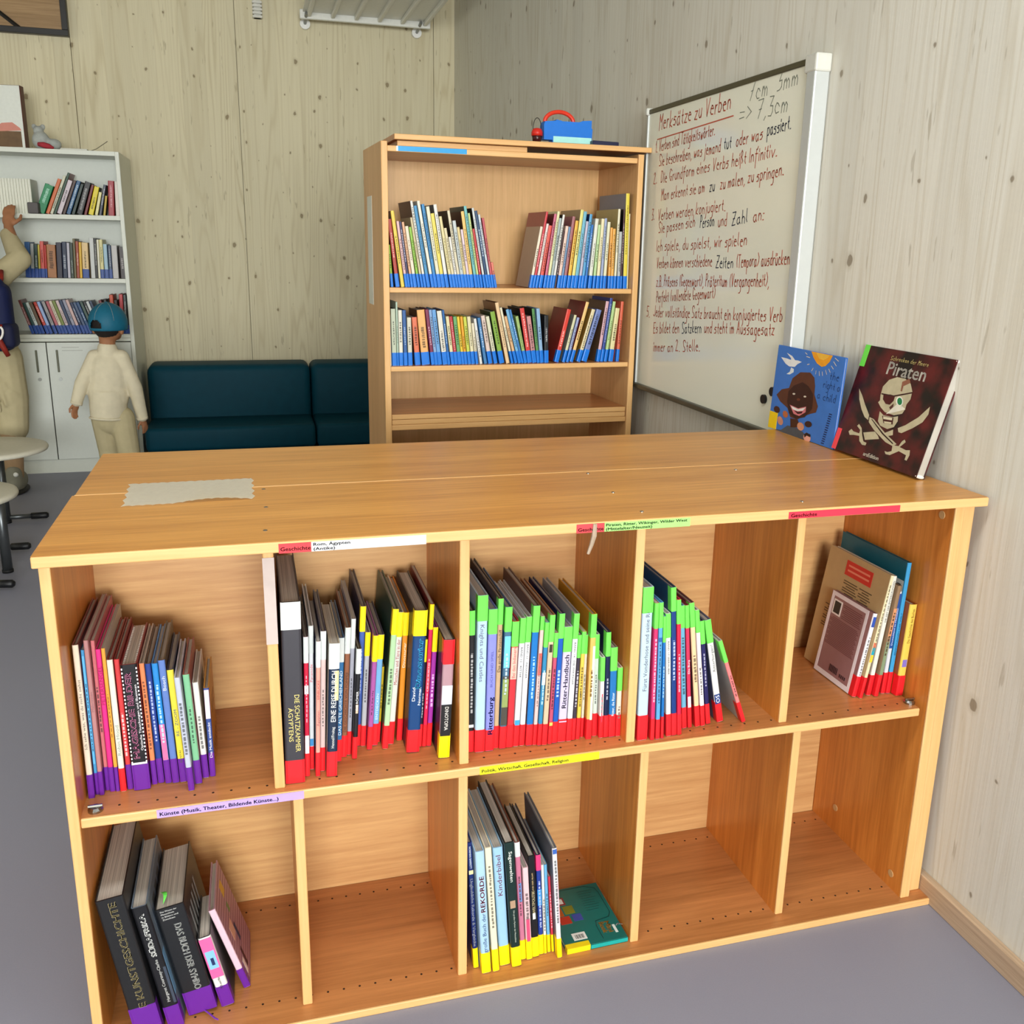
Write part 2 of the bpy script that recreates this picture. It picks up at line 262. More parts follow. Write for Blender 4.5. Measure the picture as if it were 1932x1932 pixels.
BOOKS={
'c1':[
(-1.8183,0.084,0,0.01,0.3,0.234,(238,222,200),(140,70,70),1,0.048,0,0,'cream'),
(-1.8096,0.095,0,0.0056,0.285,0.222,(70,150,205),0,1,0.044,0,0,'blue'),
(-1.8021,0.091,0,0.0078,0.304,0.237,(185,130,130),0,1,0.048,0,0,'dusty pink'),
(-1.7937,0.105,-0,0.0068,0.297,0.232,(205,110,115),0,1,0.048,0,0,'rose'),
(-1.7847,0.099,-0.1,0.0086,0.282,0.22,(238,45,135),0,1,0.05,0,0,'hot pink'),
(-1.7757,0.097,-0.2,0.0064,0.284,0.222,(243,165,60),(200,195,180),1,0.05,0,0,'orange'),
(-1.7658,0.095,-0.4,0.0101,0.262,0.204,(240,235,215),(150,40,40),2,0.047,0,0,'cream'),
(-1.7543,0.099,-0.6,0.009,0.26,0.203,(212,60,62),(140,30,40),1,0.051,0,0,'red'),
(-1.7332,0.092,-0.9,0.0283,0.251,0.196,(18,16,20),(150,25,40),1,0.052,0,0,'black'),
(-1.7126,0.105,-1.1,0.0086,0.245,0.191,(244,140,90),(200,190,180),1,0.05,0,0,'coral'),
(-1.7017,0.108,-1.3,0.0104,0.242,0.189,(35,62,145),(90,60,50),1,0.051,0,0,'navy blue'),
(-1.6886,0.104,-1.6,0.0107,0.243,0.19,(40,140,218),0,1,0.048,0,0,'blue'),
(-1.6755,0.102,-1.8,0.0119,0.249,0.194,(98,130,200),(90,75,50),1,0.05,0,0,'mid blue'),
(-1.6618,0.101,-2,0.0118,0.229,0.178,(242,222,70),(40,55,90),1,0.049,0,0,'yellow'),
(-1.6463,0.067,-2.4,0.0101,0.228,0.178,(192,197,215),0,1,0.048,0,0,'lilac'),
(-1.6344,0.088,-2.1,0.0117,0.223,0.174,(130,195,150),(150,60,60),1,0.049,0,0,'turquoise'),
(-1.6222,0.106,-2,0.0108,0.197,0.154,(232,232,226),0,1,0.049,0,0,'white'),
(-1.6103,0.108,-0.2,0.0098,0.183,0.142,(55,80,150),(200,140,40),1,0.05,0,0,'navy blue'),
],
'c2':[
(-1.4605,0.046,0.9,0.0351,0.362,0.282,(62,60,66),0,2,0.048,6,0.053,'charcoal'),
(-1.4373,0.065,1.5,0.0086,0.285,0.222,(208,25,62),(60,50,60),2,0.049,6,0.052,'red'),
(-1.4277,0.088,1.7,0.0087,0.296,0.231,(236,236,240),0,2,0.049,6,0.055,'white'),
(-1.4184,0.06,2.2,0.0079,0.276,0.216,(246,165,150),(30,40,80),2,0.05,6,0.052,'salmon'),
(-1.4086,0.077,2.3,0.01,0.288,0.225,(236,205,200),(40,50,90),2,0.05,6,0.057,'pale pink'),
(-1.3929,0.053,2.9,0.019,0.272,0.212,(25,45,72),(190,180,160),2,0.052,6,0.051,'dark navy'),
(-1.3755,0.104,3,0.0101,0.26,0.203,(45,110,165),0,2,0.047,6,0.05,'mid blue'),
(-1.3643,0.118,3.4,0.0101,0.274,0.214,(150,92,62),0,2,0.047,6,0.054,'brown'),
(-1.3542,0.125,3.5,0.0082,0.288,0.225,(175,175,190),0,2,0.051,6,0.061,'light grey'),
(-1.3446,0.107,3.7,0.0091,0.233,0.182,(24,24,28),0,2,0.047,6,0.052,'black'),
(-1.3339,0.155,3.7,0.0105,0.3,0.223,(70,100,185),(50,40,70),2,0.047,3,0.053,'mid blue'),
(-1.3229,0.152,3.7,0.0098,0.246,0.192,(195,195,200),0,2,0.045,3,0.05,'light grey'),
(-1.312,0.135,4.3,0.0098,0.245,0.191,(178,90,165),0,2,0.05,3,0.055,'purple'),
(-1.2999,0.149,4.3,0.0121,0.24,0.187,(125,185,232),(60,60,100),2,0.048,3,0.052,'sky blue'),
(-1.2905,0.16,4.3,0.005,0.166,0.129,(205,175,30),0,2,0.046,0,0,'orange'),
(-1.2813,0.13,5.1,0.0111,0.299,0.234,(188,226,175),(45,80,65),2,0.051,3,0.054,'pale green'),
(-1.2685,0.146,5.1,0.0125,0.285,0.222,(238,236,226),0,2,0.05,3,0.052,'white'),
(-1.2488,0.156,3.8,0.0109,0.279,0.218,(250,155,40),0,2,0.049,3,0.049,'orange'),
(-1.2295,0.103,3.7,0.0254,0.302,0.236,(14,66,125),(30,30,40),2,0.049,3,0.053,'navy blue'),
(-1.2117,0.122,3.5,0.0057,0.233,0.182,(25,22,45),0,2,0.05,3,0.048,'black'),
(-1.2038,0.121,3.5,0.008,0.306,0.238,(236,32,85),(130,50,50),2,0.048,3,0.053,'hot pink'),
(-1.1941,0.121,3.5,0.0095,0.257,0.2,(175,50,170),0,2,0.051,3,0.052,'purple'),
(-1.1735,0.068,2.7,0.0219,0.251,0.196,(190,150,160),(35,40,40),3,0.052,2,0.051,'dusty pink'),
],
'c3':[
(-1.1169,0.077,0.3,0.0112,0.303,0.237,(24,24,26),0,2,0.047,7,0.051,'black'),
(-1.0999,0.073,0.8,0.0204,0.334,0.261,(190,222,246),0,2,0.049,7,0.053,'pale blue'),
(-1.0798,0.073,1,0.0175,0.304,0.237,(142,147,228),0,2,0.046,7,0.052,'lavender'),
(-1.065,0.079,1.3,0.01,0.322,0.251,(206,172,132),(70,55,50),2,0.05,7,0.054,'tan'),
(-1.0521,0.075,1.8,0.0137,0.305,0.238,(70,110,140),(50,110,170),2,0.049,7,0.052,'mid blue'),
(-1.0373,0.076,2,0.0138,0.273,0.213,(216,52,62),0,2,0.05,7,0.053,'red'),
(-1.0235,0.077,2.3,0.0114,0.278,0.217,(240,240,242),0,2,0.049,7,0.053,'white'),
(-1.011,0.077,2.2,0.0108,0.28,0.218,(240,240,242),0,2,0.047,7,0.054,'white'),
(-0.9968,0.074,2,0.0134,0.303,0.236,(22,120,202),(110,75,65),2,0.047,7,0.056,'blue'),
(-0.9852,0.073,2.3,0.0078,0.28,0.218,(240,200,195),0,2,0.046,7,0.029,'pale pink'),
(-0.9763,0.069,2.3,0.0081,0.268,0.209,(50,140,190),0,2,0.048,7,0.053,'blue'),
(-0.9657,0.068,2.2,0.0106,0.283,0.221,(226,196,162),(170,110,70),2,0.047,7,0.057,'beige'),
(-0.9539,0.069,1.9,0.0081,0.244,0.19,(202,82,112),0,2,0.05,7,0.053,'rose'),
(-0.9431,0.071,1.8,0.0112,0.283,0.221,(22,92,192),(20,40,90),2,0.048,7,0.053,'blue'),
(-0.9278,0.072,1.8,0.0174,0.253,0.197,(216,206,236),0,2,0.051,7,0.054,'lilac'),
(-0.9123,0.071,1.8,0.0112,0.28,0.218,(240,240,242),(170,170,175),2,0.051,7,0.054,'white'),
(-0.9016,0.073,1.7,0.0073,0.233,0.182,(62,52,66),0,2,0.049,7,0.05,'charcoal'),
(-0.8921,0.073,1.5,0.0083,0.239,0.187,(246,206,82),0,2,0.049,7,0.048,'yellow'),
(-0.8808,0.08,0.7,0.006,0.228,0.178,(222,216,192),0,2,0.044,7,0.041,'grey green'),
(-0.87,0.068,0.4,0.0116,0.277,0.216,(246,192,102),(215,150,30),2,0.046,7,0.051,'apricot'),
(-0.8538,0.078,-0.6,0.0102,0.228,0.178,(212,222,212),0,2,0.052,7,0.053,'grey green'),
(-0.8427,0.068,-0.8,0.0089,0.181,0.141,(240,234,234),0,2,0.05,7,0.053,'white'),
(-0.8321,0.068,-0.8,0.0098,0.235,0.184,(16,32,72),0,2,0.05,7,0.053,'dark navy'),
(-0.8191,0.067,-0.9,0.0144,0.201,0.157,(32,120,192),(150,130,110),2,0.051,7,0.052,'blue'),
(-0.8058,0.066,-0.5,0.0102,0.155,0.121,(246,226,206),0,2,0.049,7,0.052,'cream'),
],
'c4':[
(-0.763,0.039,-0.7,0.0225,0.336,0.262,(202,226,246),0,2,0.056,7,0.055,'pale blue'),
(-0.7422,0.034,-1.3,0.0083,0.303,0.236,(228,52,112),0,2,0.048,7,0.055,'hot pink'),
(-0.7298,0.035,-1.8,0.0088,0.303,0.236,(96,172,232),0,2,0.045,7,0.055,'sky blue'),
(-0.7194,0.035,-2.3,0.0058,0.273,0.213,(22,116,196),0,2,0.05,7,0.057,'blue'),
(-0.7026,0.04,-3.8,0.011,0.276,0.215,(238,236,232),0,2,0.051,7,0.053,'white'),
(-0.6897,0.041,-3.9,0.011,0.331,0.258,(26,62,132),(35,75,110),2,0.051,7,0.052,'navy blue'),
(-0.6782,0.04,-4,0.0093,0.304,0.237,(216,32,72),0,2,0.048,7,0.053,'red'),
(-0.6559,0.063,-4.9,0.0105,0.281,0.219,(112,182,216),0,2,0.049,7,0.05,'sky blue'),
(-0.6432,0.063,-5.3,0.0086,0.281,0.219,(222,52,92),(150,40,60),2,0.049,7,0.051,'hot pink'),
(-0.625,0.063,-6.8,0.0108,0.286,0.223,(250,212,164),(120,60,70),2,0.049,7,0.055,'pale yellow'),
(-0.6124,0.063,-7.1,0.0094,0.269,0.21,(242,226,226),0,2,0.049,7,0.051,'white'),
(-0.5975,0.068,-7.9,0.01,0.242,0.189,(36,32,92),0,2,0.048,7,0.053,'dark navy'),
(-0.5685,0.07,-11.3,0.0142,0.244,0.19,(238,236,232),(90,95,130),2,0.049,7,0.054,'white'),
(-0.5195,0.056,-20.2,0.0088,0.208,0.162,(246,132,132),(190,190,185),2,0.051,7,0.054,'rose'),
],
'c5':[
(-0.2135,0.103,9,0.0109,0.203,0.158,(240,236,240),(168,122,122),2,0.05,0,0,'white'),
(-0.2022,0.093,8.7,0.0078,0.296,0.231,(236,222,180),(205,175,125),2,0.051,0,0,'pale yellow'),
(-0.1758,0.102,6.3,0.0115,0.289,0.225,(240,236,222),0,2,0.05,0,0,'white'),
(-0.1617,0.093,5.8,0.01,0.268,0.209,(150,120,90),0,2,0.053,0,0,'brown'),
(-0.1365,0.103,2.8,0.0103,0.249,0.195,(225,226,232),0,2,0.052,0,0,'white'),
(-0.1242,0.101,2.6,0.0106,0.317,0.247,(62,160,215),(22,105,125),2,0.053,0,0,'blue'),
(-0.1073,0.084,2.3,0.0189,0.223,0.174,(246,206,90),(180,90,30),2,0.05,0,0,'yellow'),
],
'd1':[
(-1.7512,0.029,-8.5,0.0493,0.318,0.248,(30,30,32),0,1,0.071,0,0,'black'),
(-1.7048,0.041,-9.5,0.0283,0.284,0.221,(24,24,28),(110,125,140),1,0.051,0,0,'black'),
(-1.6572,0.065,-10.3,0.0539,0.254,0.198,(28,29,32),0,1,0.055,0,0,'black'),
(-1.6105,0.072,-11.9,0.0246,0.17,0.133,(238,236,230),(60,60,62),1,0.049,0,0,'white'),
(-1.5737,0.112,-16.5,0.0132,0.203,0.159,(240,205,220),(205,160,175),1,0.048,0,0,'pale pink'),
],
'd3':[
(-1.1093,0.048,-3,0.0105,0.306,0.239,(24,44,112),0,3,0.049,0,0,'navy blue'),
(-1.0915,0.028,-3.3,0.0193,0.296,0.231,(176,214,244),0,3,0.05,0,0,'pale blue'),
(-1.0706,0.028,-3.9,0.0138,0.302,0.236,(242,232,204),0,3,0.055,0,0,'cream'),
(-1.0483,0.04,-3.9,0.0218,0.29,0.226,(164,208,240),0,3,0.049,0,0,'pale blue'),
(-1.025,0.03,-4.1,0.0201,0.305,0.238,(20,46,42),(20,24,24),3,0.049,0,0,'dark navy'),
(-1.0057,0.046,-3.9,0.0109,0.291,0.227,(212,122,152),(130,70,50),3,0.049,6,0.035,'rose'),
(-0.993,0.043,-3.6,0.0125,0.229,0.178,(242,204,208),0,3,0.051,0,0,'pale pink'),
(-0.9777,0.047,-3.7,0.0149,0.252,0.196,(24,24,28),(30,36,34),3,0.05,0,0,'black'),
(-0.9639,0.051,-3.2,0.0101,0.249,0.194,(36,62,152),(40,45,70),3,0.05,8,0.038,'navy blue'),
(-0.9548,0.051,-3.3,0.0057,0.223,0.174,(238,236,230),0,3,0.048,0,0,'white'),
(-0.9461,0.053,-3.7,0.0068,0.221,0.172,(112,182,226),0,3,0.045,0,0,'sky blue'),
(-0.9376,0.052,-4.2,0.0052,0.191,0.149,(220,60,80),0,3,0.044,0,0,'red'),
(-0.9289,0.031,-4.2,0.0102,0.274,0.214,(238,238,242),(110,115,125),3,0.049,0,0,'white'),
],
'b1':[
(0.0377,0.035,-3.8,0.0086,0.146,0.11,(155,190,50),0,4,0.047,0,0,'lime green'),
(0.0573,0.035,-6.4,0.0133,0.234,0.175,(182,55,38),(40,25,25),4,0.047,0,0,'red'),
(0.0762,0.035,-7.5,0.0126,0.263,0.197,(242,215,80),(200,170,150),0,0,0,0,'yellow'),
(0.0899,0.035,-7.4,0.0095,0.228,0.171,(238,195,195),0,4,0.047,0,0,'pale pink'),
(0.0993,0.035,-7.5,0.0073,0.227,0.17,(60,60,100),(60,45,50),4,0.047,0,0,'charcoal'),
(0.1098,0.035,-7.8,0.0086,0.226,0.169,(236,182,142),0,4,0.047,0,0,'salmon'),
(0.1217,0.035,-8,0.0116,0.212,0.159,(246,232,208),(70,60,60),4,0.047,0,0,'cream'),
(0.1351,0.035,-8.4,0.0089,0.21,0.158,(152,205,75),0,4,0.047,0,0,'lime green'),
(0.147,0.035,-9,0.0082,0.243,0.182,(216,202,162),0,4,0.047,0,0,'beige'),
(0.1578,0.035,-9.2,0.0089,0.3,0.225,(240,238,228),(125,105,90),4,0.047,0,0,'white'),
(0.1705,0.035,-9.5,0.011,0.284,0.213,(72,152,205),0,4,0.047,0,0,'blue'),
(0.1858,0.035,-9.7,0.0105,0.301,0.225,(242,240,225),0,4,0.047,0,0,'white'),
(0.1978,0.035,-9.3,0.0106,0.29,0.218,(62,145,205),0,4,0.047,0,0,'blue'),
(0.2114,0.035,-8.8,0.0124,0.282,0.211,(236,232,205),0,4,0.047,0,0,'cream'),
(0.2253,0.035,-8.9,0.0125,0.259,0.194,(244,225,100),0,4,0.047,0,0,'yellow'),
(0.24,0.035,-9,0.012,0.29,0.218,(240,240,235),(120,120,125),4,0.047,0,0,'white'),
(0.2562,0.035,-9.7,0.0102,0.25,0.188,(236,222,165),0,4,0.047,0,0,'pale yellow'),
(0.2676,0.035,-9.8,0.0101,0.21,0.158,(232,220,180),(90,30,30),4,0.047,0,0,'beige'),
(0.278,0.035,-9.5,0.0084,0.179,0.134,(240,238,230),0,4,0.047,0,0,'white'),
(0.2885,0.035,-9.5,0.0097,0.271,0.203,(230,220,190),(90,80,70),4,0.047,0,0,'cream'),
(0.3007,0.035,-8.9,0.0122,0.236,0.177,(205,215,215),0,4,0.047,0,0,'grey green'),
(0.3127,0.035,-8.9,0.0097,0.214,0.161,(232,212,150),0,4,0.047,0,0,'beige'),
(0.3232,0.035,-8.5,0.0091,0.206,0.154,(236,215,225),0,4,0.047,0,0,'white'),
(0.3347,0.035,-8.5,0.0119,0.269,0.202,(248,205,120),(80,50,40),4,0.047,0,0,'apricot'),
(0.3492,0.035,-8.9,0.0106,0.288,0.216,(120,195,195),(70,95,85),4,0.047,0,0,'turquoise'),
(0.36,0.035,-9,0.0076,0.264,0.198,(205,225,150),0,4,0.047,0,0,'pale green'),
(0.3702,0.035,-9.3,0.0084,0.21,0.157,(205,60,62),0,4,0.047,0,0,'red'),
(0.3823,0.035,-10,0.0085,0.283,0.212,(215,220,220),(20,22,25),4,0.047,0,0,'lilac'),
(0.3936,0.035,-10.2,0.0095,0.274,0.206,(45,75,115),0,4,0.047,0,0,'navy blue'),
(0.4034,0.035,-10.3,0.0077,0.261,0.196,(215,225,230),0,4,0.047,0,0,'white'),
(0.4127,0.035,-9.5,0.0084,0.249,0.187,(205,90,100),0,4,0.047,0,0,'rose'),
(0.4232,0.035,-10.1,0.0085,0.092,0.069,(240,135,115),0,4,0.047,0,0,'coral'),
],
'b2':[
(0.558,0.035,10,0.0102,0.224,0.168,(244,232,208),(192,168,142),4,0.047,0,0,'cream'),
(0.5697,0.035,9.8,0.0087,0.278,0.208,(215,60,70),(172,85,78),4,0.047,0,0,'red'),
(0.5814,0.035,9.6,0.0092,0.235,0.176,(242,225,220),0,4,0.047,0,0,'cream'),
(0.5958,0.035,9,0.0124,0.228,0.171,(238,98,86),0,4,0.047,0,0,'coral'),
(0.6127,0.035,8,0.0104,0.27,0.202,(208,102,132),(120,25,40),4,0.047,0,0,'rose'),
(0.6252,0.035,7.7,0.01,0.279,0.209,(235,232,180),0,4,0.047,0,0,'pale yellow'),
(0.637,0.035,7.5,0.0094,0.255,0.192,(175,190,190),0,4,0.047,0,0,'light grey'),
(0.647,0.035,7.7,0.0087,0.268,0.201,(238,236,230),(30,25,25),4,0.047,0,0,'white'),
(0.656,0.035,7.9,0.0063,0.211,0.158,(60,20,25),0,0,0,0,0,'dark brown'),
(0.6679,0.035,7.5,0.0115,0.227,0.17,(246,212,195),0,4,0.047,0,0,'pale pink'),
(0.6795,0.035,7.3,0.0081,0.225,0.169,(120,155,195),0,4,0.047,0,0,'turquoise'),
(0.6913,0.035,7,0.0114,0.262,0.196,(175,110,115),0,4,0.047,0,0,'rose'),
(0.7077,0.035,6.6,0.0125,0.247,0.185,(248,195,75),(200,60,40),4,0.047,0,0,'yellow'),
(0.7233,0.035,6.5,0.0125,0.287,0.215,(240,232,140),(170,150,110),4,0.047,0,0,'pale yellow'),
(0.7373,0.035,6.4,0.0125,0.281,0.211,(120,190,215),0,4,0.047,0,0,'sky blue'),
(0.7525,0.035,5.9,0.0099,0.246,0.184,(200,195,215),0,4,0.047,0,0,'lilac'),
(0.7645,0.035,5.7,0.0108,0.272,0.204,(90,170,220),(15,50,110),4,0.047,0,0,'sky blue'),
(0.7761,0.035,5.5,0.0085,0.234,0.175,(40,120,205),0,4,0.047,0,0,'blue'),
(0.7949,0.035,4.8,0.0131,0.256,0.192,(236,238,225),0,4,0.047,0,0,'white'),
(0.812,0.035,3.8,0.0099,0.234,0.176,(195,228,165),0,4,0.047,0,0,'pale green'),
(0.8274,0.035,3,0.0121,0.256,0.192,(246,235,190),0,4,0.047,0,0,'cream'),
(0.8417,0.035,2.4,0.0095,0.258,0.194,(165,180,215),0,4,0.047,0,0,'grey blue'),
(0.8552,0.035,2.5,0.0116,0.245,0.184,(238,236,200),0,4,0.047,0,0,'cream'),
(0.8745,0.035,0.7,0.0095,0.225,0.168,(244,175,80),0,4,0.047,0,0,'orange'),
(0.8868,0.035,0.4,0.0112,0.221,0.166,(246,185,90),0,4,0.047,0,0,'apricot'),
(0.8991,0.035,1.3,0.0093,0.293,0.22,(240,236,205),(190,175,115),4,0.047,0,0,'cream'),
(0.9143,0.035,0.3,0.0117,0.211,0.158,(190,195,195),0,4,0.047,0,0,'light grey'),
(0.9253,0.035,0.1,0.0065,0.293,0.22,(70,25,28),(20,20,22),4,0.047,0,0,'dark brown'),
(0.9413,0.035,-0.6,0.0146,0.35,0.262,(244,225,80),(125,130,145),4,0.047,0,0,'yellow'),
(0.9518,0.035,-0.7,0.0044,0.277,0.208,(240,232,190),0,0,0,0,0,'cream'),
],
'b3':[
(0.0288,0.035,-0.7,0.0042,0.183,0.137,(238,235,225),0,0,0,0,0,'white'),
(0.0425,0.035,-1,0.017,0.204,0.153,(205,215,190),(40,40,40),4,0.047,0,0,'grey green'),
(0.0552,0.035,-0.8,0.0064,0.228,0.171,(190,215,195),0,4,0.047,0,0,'grey green'),
(0.0672,0.035,-0.8,0.014,0.199,0.15,(240,236,218),0,4,0.047,0,0,'cream'),
(0.0836,0.035,-1.3,0.0133,0.199,0.149,(48,98,165),(25,50,85),4,0.047,0,0,'mid blue'),
(0.1008,0.035,-1.2,0.0154,0.173,0.13,(225,220,200),0,4,0.047,0,0,'grey green'),
(0.1283,0.035,-3.9,0.0194,0.174,0.13,(238,125,90),(80,40,30),4,0.047,0,0,'coral'),
(0.1585,0.035,-5.3,0.0289,0.2,0.15,(250,188,115),(110,75,45),4,0.047,0,0,'apricot'),
(0.1855,0.035,-6.5,0.0126,0.202,0.151,(135,45,80),0,4,0.047,0,0,'maroon'),
(0.1984,0.035,-6.6,0.011,0.201,0.151,(145,178,222),0,4,0.047,0,0,'lavender'),
(0.2119,0.035,-6.6,0.0141,0.201,0.151,(112,172,232),0,4,0.047,0,0,'sky blue'),
(0.2314,0.035,-6.7,0.018,0.197,0.147,(240,236,222),(90,65,45),4,0.047,0,0,'white'),
(0.2461,0.035,-6.7,0.0087,0.2,0.15,(32,102,172),0,4,0.047,0,0,'blue'),
(0.2604,0.035,-6.9,0.0123,0.177,0.132,(240,228,180),0,4,0.047,0,0,'pale yellow'),
(0.2739,0.035,-7,0.0121,0.177,0.133,(194,54,62),0,4,0.047,0,0,'red'),
(0.2877,0.035,-6.7,0.0131,0.176,0.132,(112,178,112),0,4,0.047,0,0,'green'),
(0.3003,0.035,-6.7,0.0098,0.176,0.132,(246,210,60),0,4,0.047,0,0,'yellow'),
(0.3114,0.035,-6.3,0.0102,0.176,0.132,(242,172,42),0,4,0.047,0,0,'orange'),
(0.3247,0.035,-6.5,0.0116,0.175,0.131,(215,225,85),0,4,0.047,0,0,'yellow'),
(0.3388,0.035,-6.1,0.0127,0.176,0.132,(238,228,185),0,4,0.047,0,0,'cream'),
(0.3534,0.035,-6.8,0.0097,0.152,0.114,(240,230,200),0,4,0.047,0,0,'cream'),
(0.3694,0.035,-8.6,0.01,0.169,0.127,(240,240,236),0,0,0,0,0,'white'),
(0.3871,0.035,-9.4,0.0117,0.172,0.129,(68,132,192),0,0,0,0,0,'mid blue'),
(0.4052,0.035,-10,0.0146,0.18,0.135,(236,212,200),0,4,0.047,0,0,'pale pink'),
(0.4265,0.035,-11.2,0.0132,0.178,0.134,(232,230,200),0,4,0.047,0,0,'cream'),
(0.4506,0.035,-11.7,0.0184,0.196,0.147,(140,182,68),(30,60,30),4,0.047,0,0,'lime green'),
(0.474,0.035,-11.8,0.0136,0.23,0.172,(244,208,160),(165,115,75),0,0,0,0,'beige'),
(0.492,0.035,-13.2,0.0085,0.213,0.16,(242,236,205),0,4,0.047,0,0,'cream'),
(0.5065,0.035,-14.2,0.0106,0.18,0.135,(236,190,140),0,4,0.047,0,0,'salmon'),
(0.5215,0.035,-15,0.0114,0.207,0.155,(120,185,230),(20,20,25),4,0.047,0,0,'sky blue'),
(0.5329,0.035,-15,0.0087,0.206,0.155,(62,132,202),0,4,0.047,0,0,'blue'),
(0.5452,0.035,-12.5,0.0118,0.179,0.134,(170,200,120),0,4,0.047,0,0,'tan'),
(0.5618,0.035,-10,0.0173,0.208,0.156,(225,65,60),(25,25,25),4,0.047,0,0,'red'),
(0.5808,0.035,-9,0.0163,0.177,0.133,(215,150,150),0,4,0.047,0,0,'tan'),
(0.5967,0.035,-7.5,0.0111,0.205,0.154,(90,150,80),(20,25,30),4,0.047,0,0,'green'),
(0.6107,0.035,-5.9,0.0134,0.205,0.154,(150,190,228),0,4,0.047,0,0,'grey blue'),
(0.6288,0.035,-1.6,0.0164,0.179,0.134,(30,35,40),0,4,0.047,0,0,'black'),
(0.6692,0.035,13.1,0.0165,0.205,0.154,(235,70,55),(150,45,40),4,0.047,0,0,'red'),
(0.6984,0.035,13.8,0.0105,0.184,0.138,(225,222,180),(150,150,140),4,0.047,0,0,'beige'),
(0.7139,0.035,13.5,0.0098,0.174,0.131,(160,170,215),0,4,0.047,0,0,'lavender'),
(0.7302,0.035,14.8,0.0128,0.235,0.176,(248,205,130),(140,40,45),4,0.047,0,0,'apricot'),
(0.7597,0.035,15.7,0.0143,0.207,0.155,(240,225,180),(185,140,60),4,0.047,0,0,'pale yellow'),
(0.7828,0.035,16,0.0219,0.205,0.154,(120,140,200),0,4,0.047,0,0,'lavender'),
(0.8415,0.035,7.7,0.0129,0.233,0.175,(225,180,190),(115,85,60),4,0.047,0,0,'pale pink'),
(0.8569,0.035,7.4,0.0114,0.245,0.183,(50,75,160),0,4,0.047,0,0,'navy blue'),
(0.8728,0.035,7.1,0.0114,0.232,0.174,(190,222,150),0,4,0.047,0,0,'pale green'),
(0.895,0.035,6,0.0183,0.206,0.154,(238,228,170),0,4,0.047,0,0,'pale yellow'),
(0.924,0.035,2.8,0.0115,0.231,0.173,(236,112,82),0,4,0.047,0,0,'coral'),
],
'k1':[
(-2.712,5.06,22.7,0.0487,0.178,0.125,(22,145,90),0,0,0,0,0,'emerald'),
(-2.671,5.06,23.2,0.0206,0.223,0.156,(225,115,65),0,0,0,0,0,'coral'),
(-2.6487,5.06,23.1,0.0157,0.246,0.172,(225,225,200),0,0,0,0,0,'cream'),
(-2.6302,5.06,22.9,0.0138,0.266,0.186,(45,80,60),(190,120,120),0,0,0,0,'dark green'),
(-2.6053,5.06,22.6,0.026,0.215,0.15,(225,210,220),(70,40,40),0,0,0,0,'lilac'),
(-2.5788,5.06,22.2,0.0159,0.218,0.153,(80,55,50),0,0,0,0,0,'dark brown'),
(-2.5536,5.06,21.7,0.0233,0.213,0.149,(52,98,145),(20,22,26),0,0,0,0,'mid blue'),
(-2.5264,5.06,20.9,0.0177,0.194,0.136,(35,55,50),0,0,0,0,0,'dark green'),
(-2.4899,5.06,19.3,0.0344,0.204,0.143,(28,26,28),0,0,0,0,0,'black'),
(-2.4563,5.06,18.1,0.0157,0.189,0.132,(120,30,35),0,0,0,0,0,'maroon'),
(-2.4245,5.06,16.4,0.029,0.175,0.122,(245,222,20),(40,40,30),0,0,0,0,'yellow'),
(-2.3933,5.06,14.6,0.017,0.142,0.1,(242,235,170),0,0,0,0,0,'pale yellow'),
(-2.3707,5.06,13.2,0.0155,0.188,0.132,(60,65,85),0,0,0,0,0,'charcoal'),
(-2.3468,5.06,10.1,0.0131,0.12,0.084,(200,170,40),(20,20,20),0,0,0,0,'orange'),
(-2.3052,5.06,3.7,0.0341,0.209,0.146,(172,32,46),0,0,0,0,0,'red'),
(-2.2673,5.06,2.1,0.0247,0.206,0.144,(238,228,218),0,0,0,0,0,'cream'),
],
'k2':[
(-2.8177,5.06,3.5,0.0299,0.214,0.149,(48,98,160),0,5,0.055,0,0,'mid blue'),
(-2.7916,5.06,3.7,0.019,0.205,0.144,(175,180,180),0,5,0.055,0,0,'light grey'),
(-2.7699,5.06,3.4,0.0201,0.201,0.141,(35,65,60),0,5,0.055,0,0,'dark green'),
(-2.7523,5.06,3.2,0.0109,0.2,0.14,(215,195,70),0,5,0.055,0,0,'yellow'),
(-2.7338,5.06,2.9,0.0221,0.22,0.154,(225,95,85),0,5,0.055,0,0,'coral'),
(-2.7153,5.06,2.7,0.0114,0.198,0.139,(200,50,40),0,5,0.055,0,0,'red'),
(-2.6816,5.06,2.5,0.052,0.2,0.14,(182,120,70),0,0,0,0,0,'brown'),
(-2.6378,5.06,3,0.0317,0.214,0.15,(40,35,55),0,0,0,0,0,'dark navy'),
(-2.6067,5.06,2.9,0.027,0.219,0.153,(30,45,75),0,0,0,0,0,'dark navy'),
(-2.5837,5.06,2.8,0.0155,0.214,0.15,(205,200,215),0,0,0,0,0,'lilac'),
(-2.5656,5.06,2.7,0.018,0.214,0.15,(45,60,45),0,0,0,0,0,'dark green'),
(-2.5487,5.06,2.7,0.0137,0.24,0.168,(110,100,60),0,0,0,0,0,'olive'),
(-2.5319,5.06,2.9,0.0179,0.224,0.157,(165,65,30),0,0,0,0,0,'brown'),
(-2.5152,5.06,3,0.0136,0.219,0.154,(245,195,50),0,0,0,0,0,'orange'),
(-2.4865,5.06,2.5,0.0372,0.217,0.152,(244,210,150),0,5,0.055,0,0,'beige'),
(-2.4442,5.06,1.9,0.0257,0.247,0.173,(220,222,220),0,0,0,0,0,'cream'),
(-2.4232,5.06,1.9,0.0142,0.244,0.171,(35,35,30),0,0,0,0,0,'black'),
(-2.4083,5.06,1.9,0.0134,0.237,0.166,(242,238,215),0,0,0,0,0,'cream'),
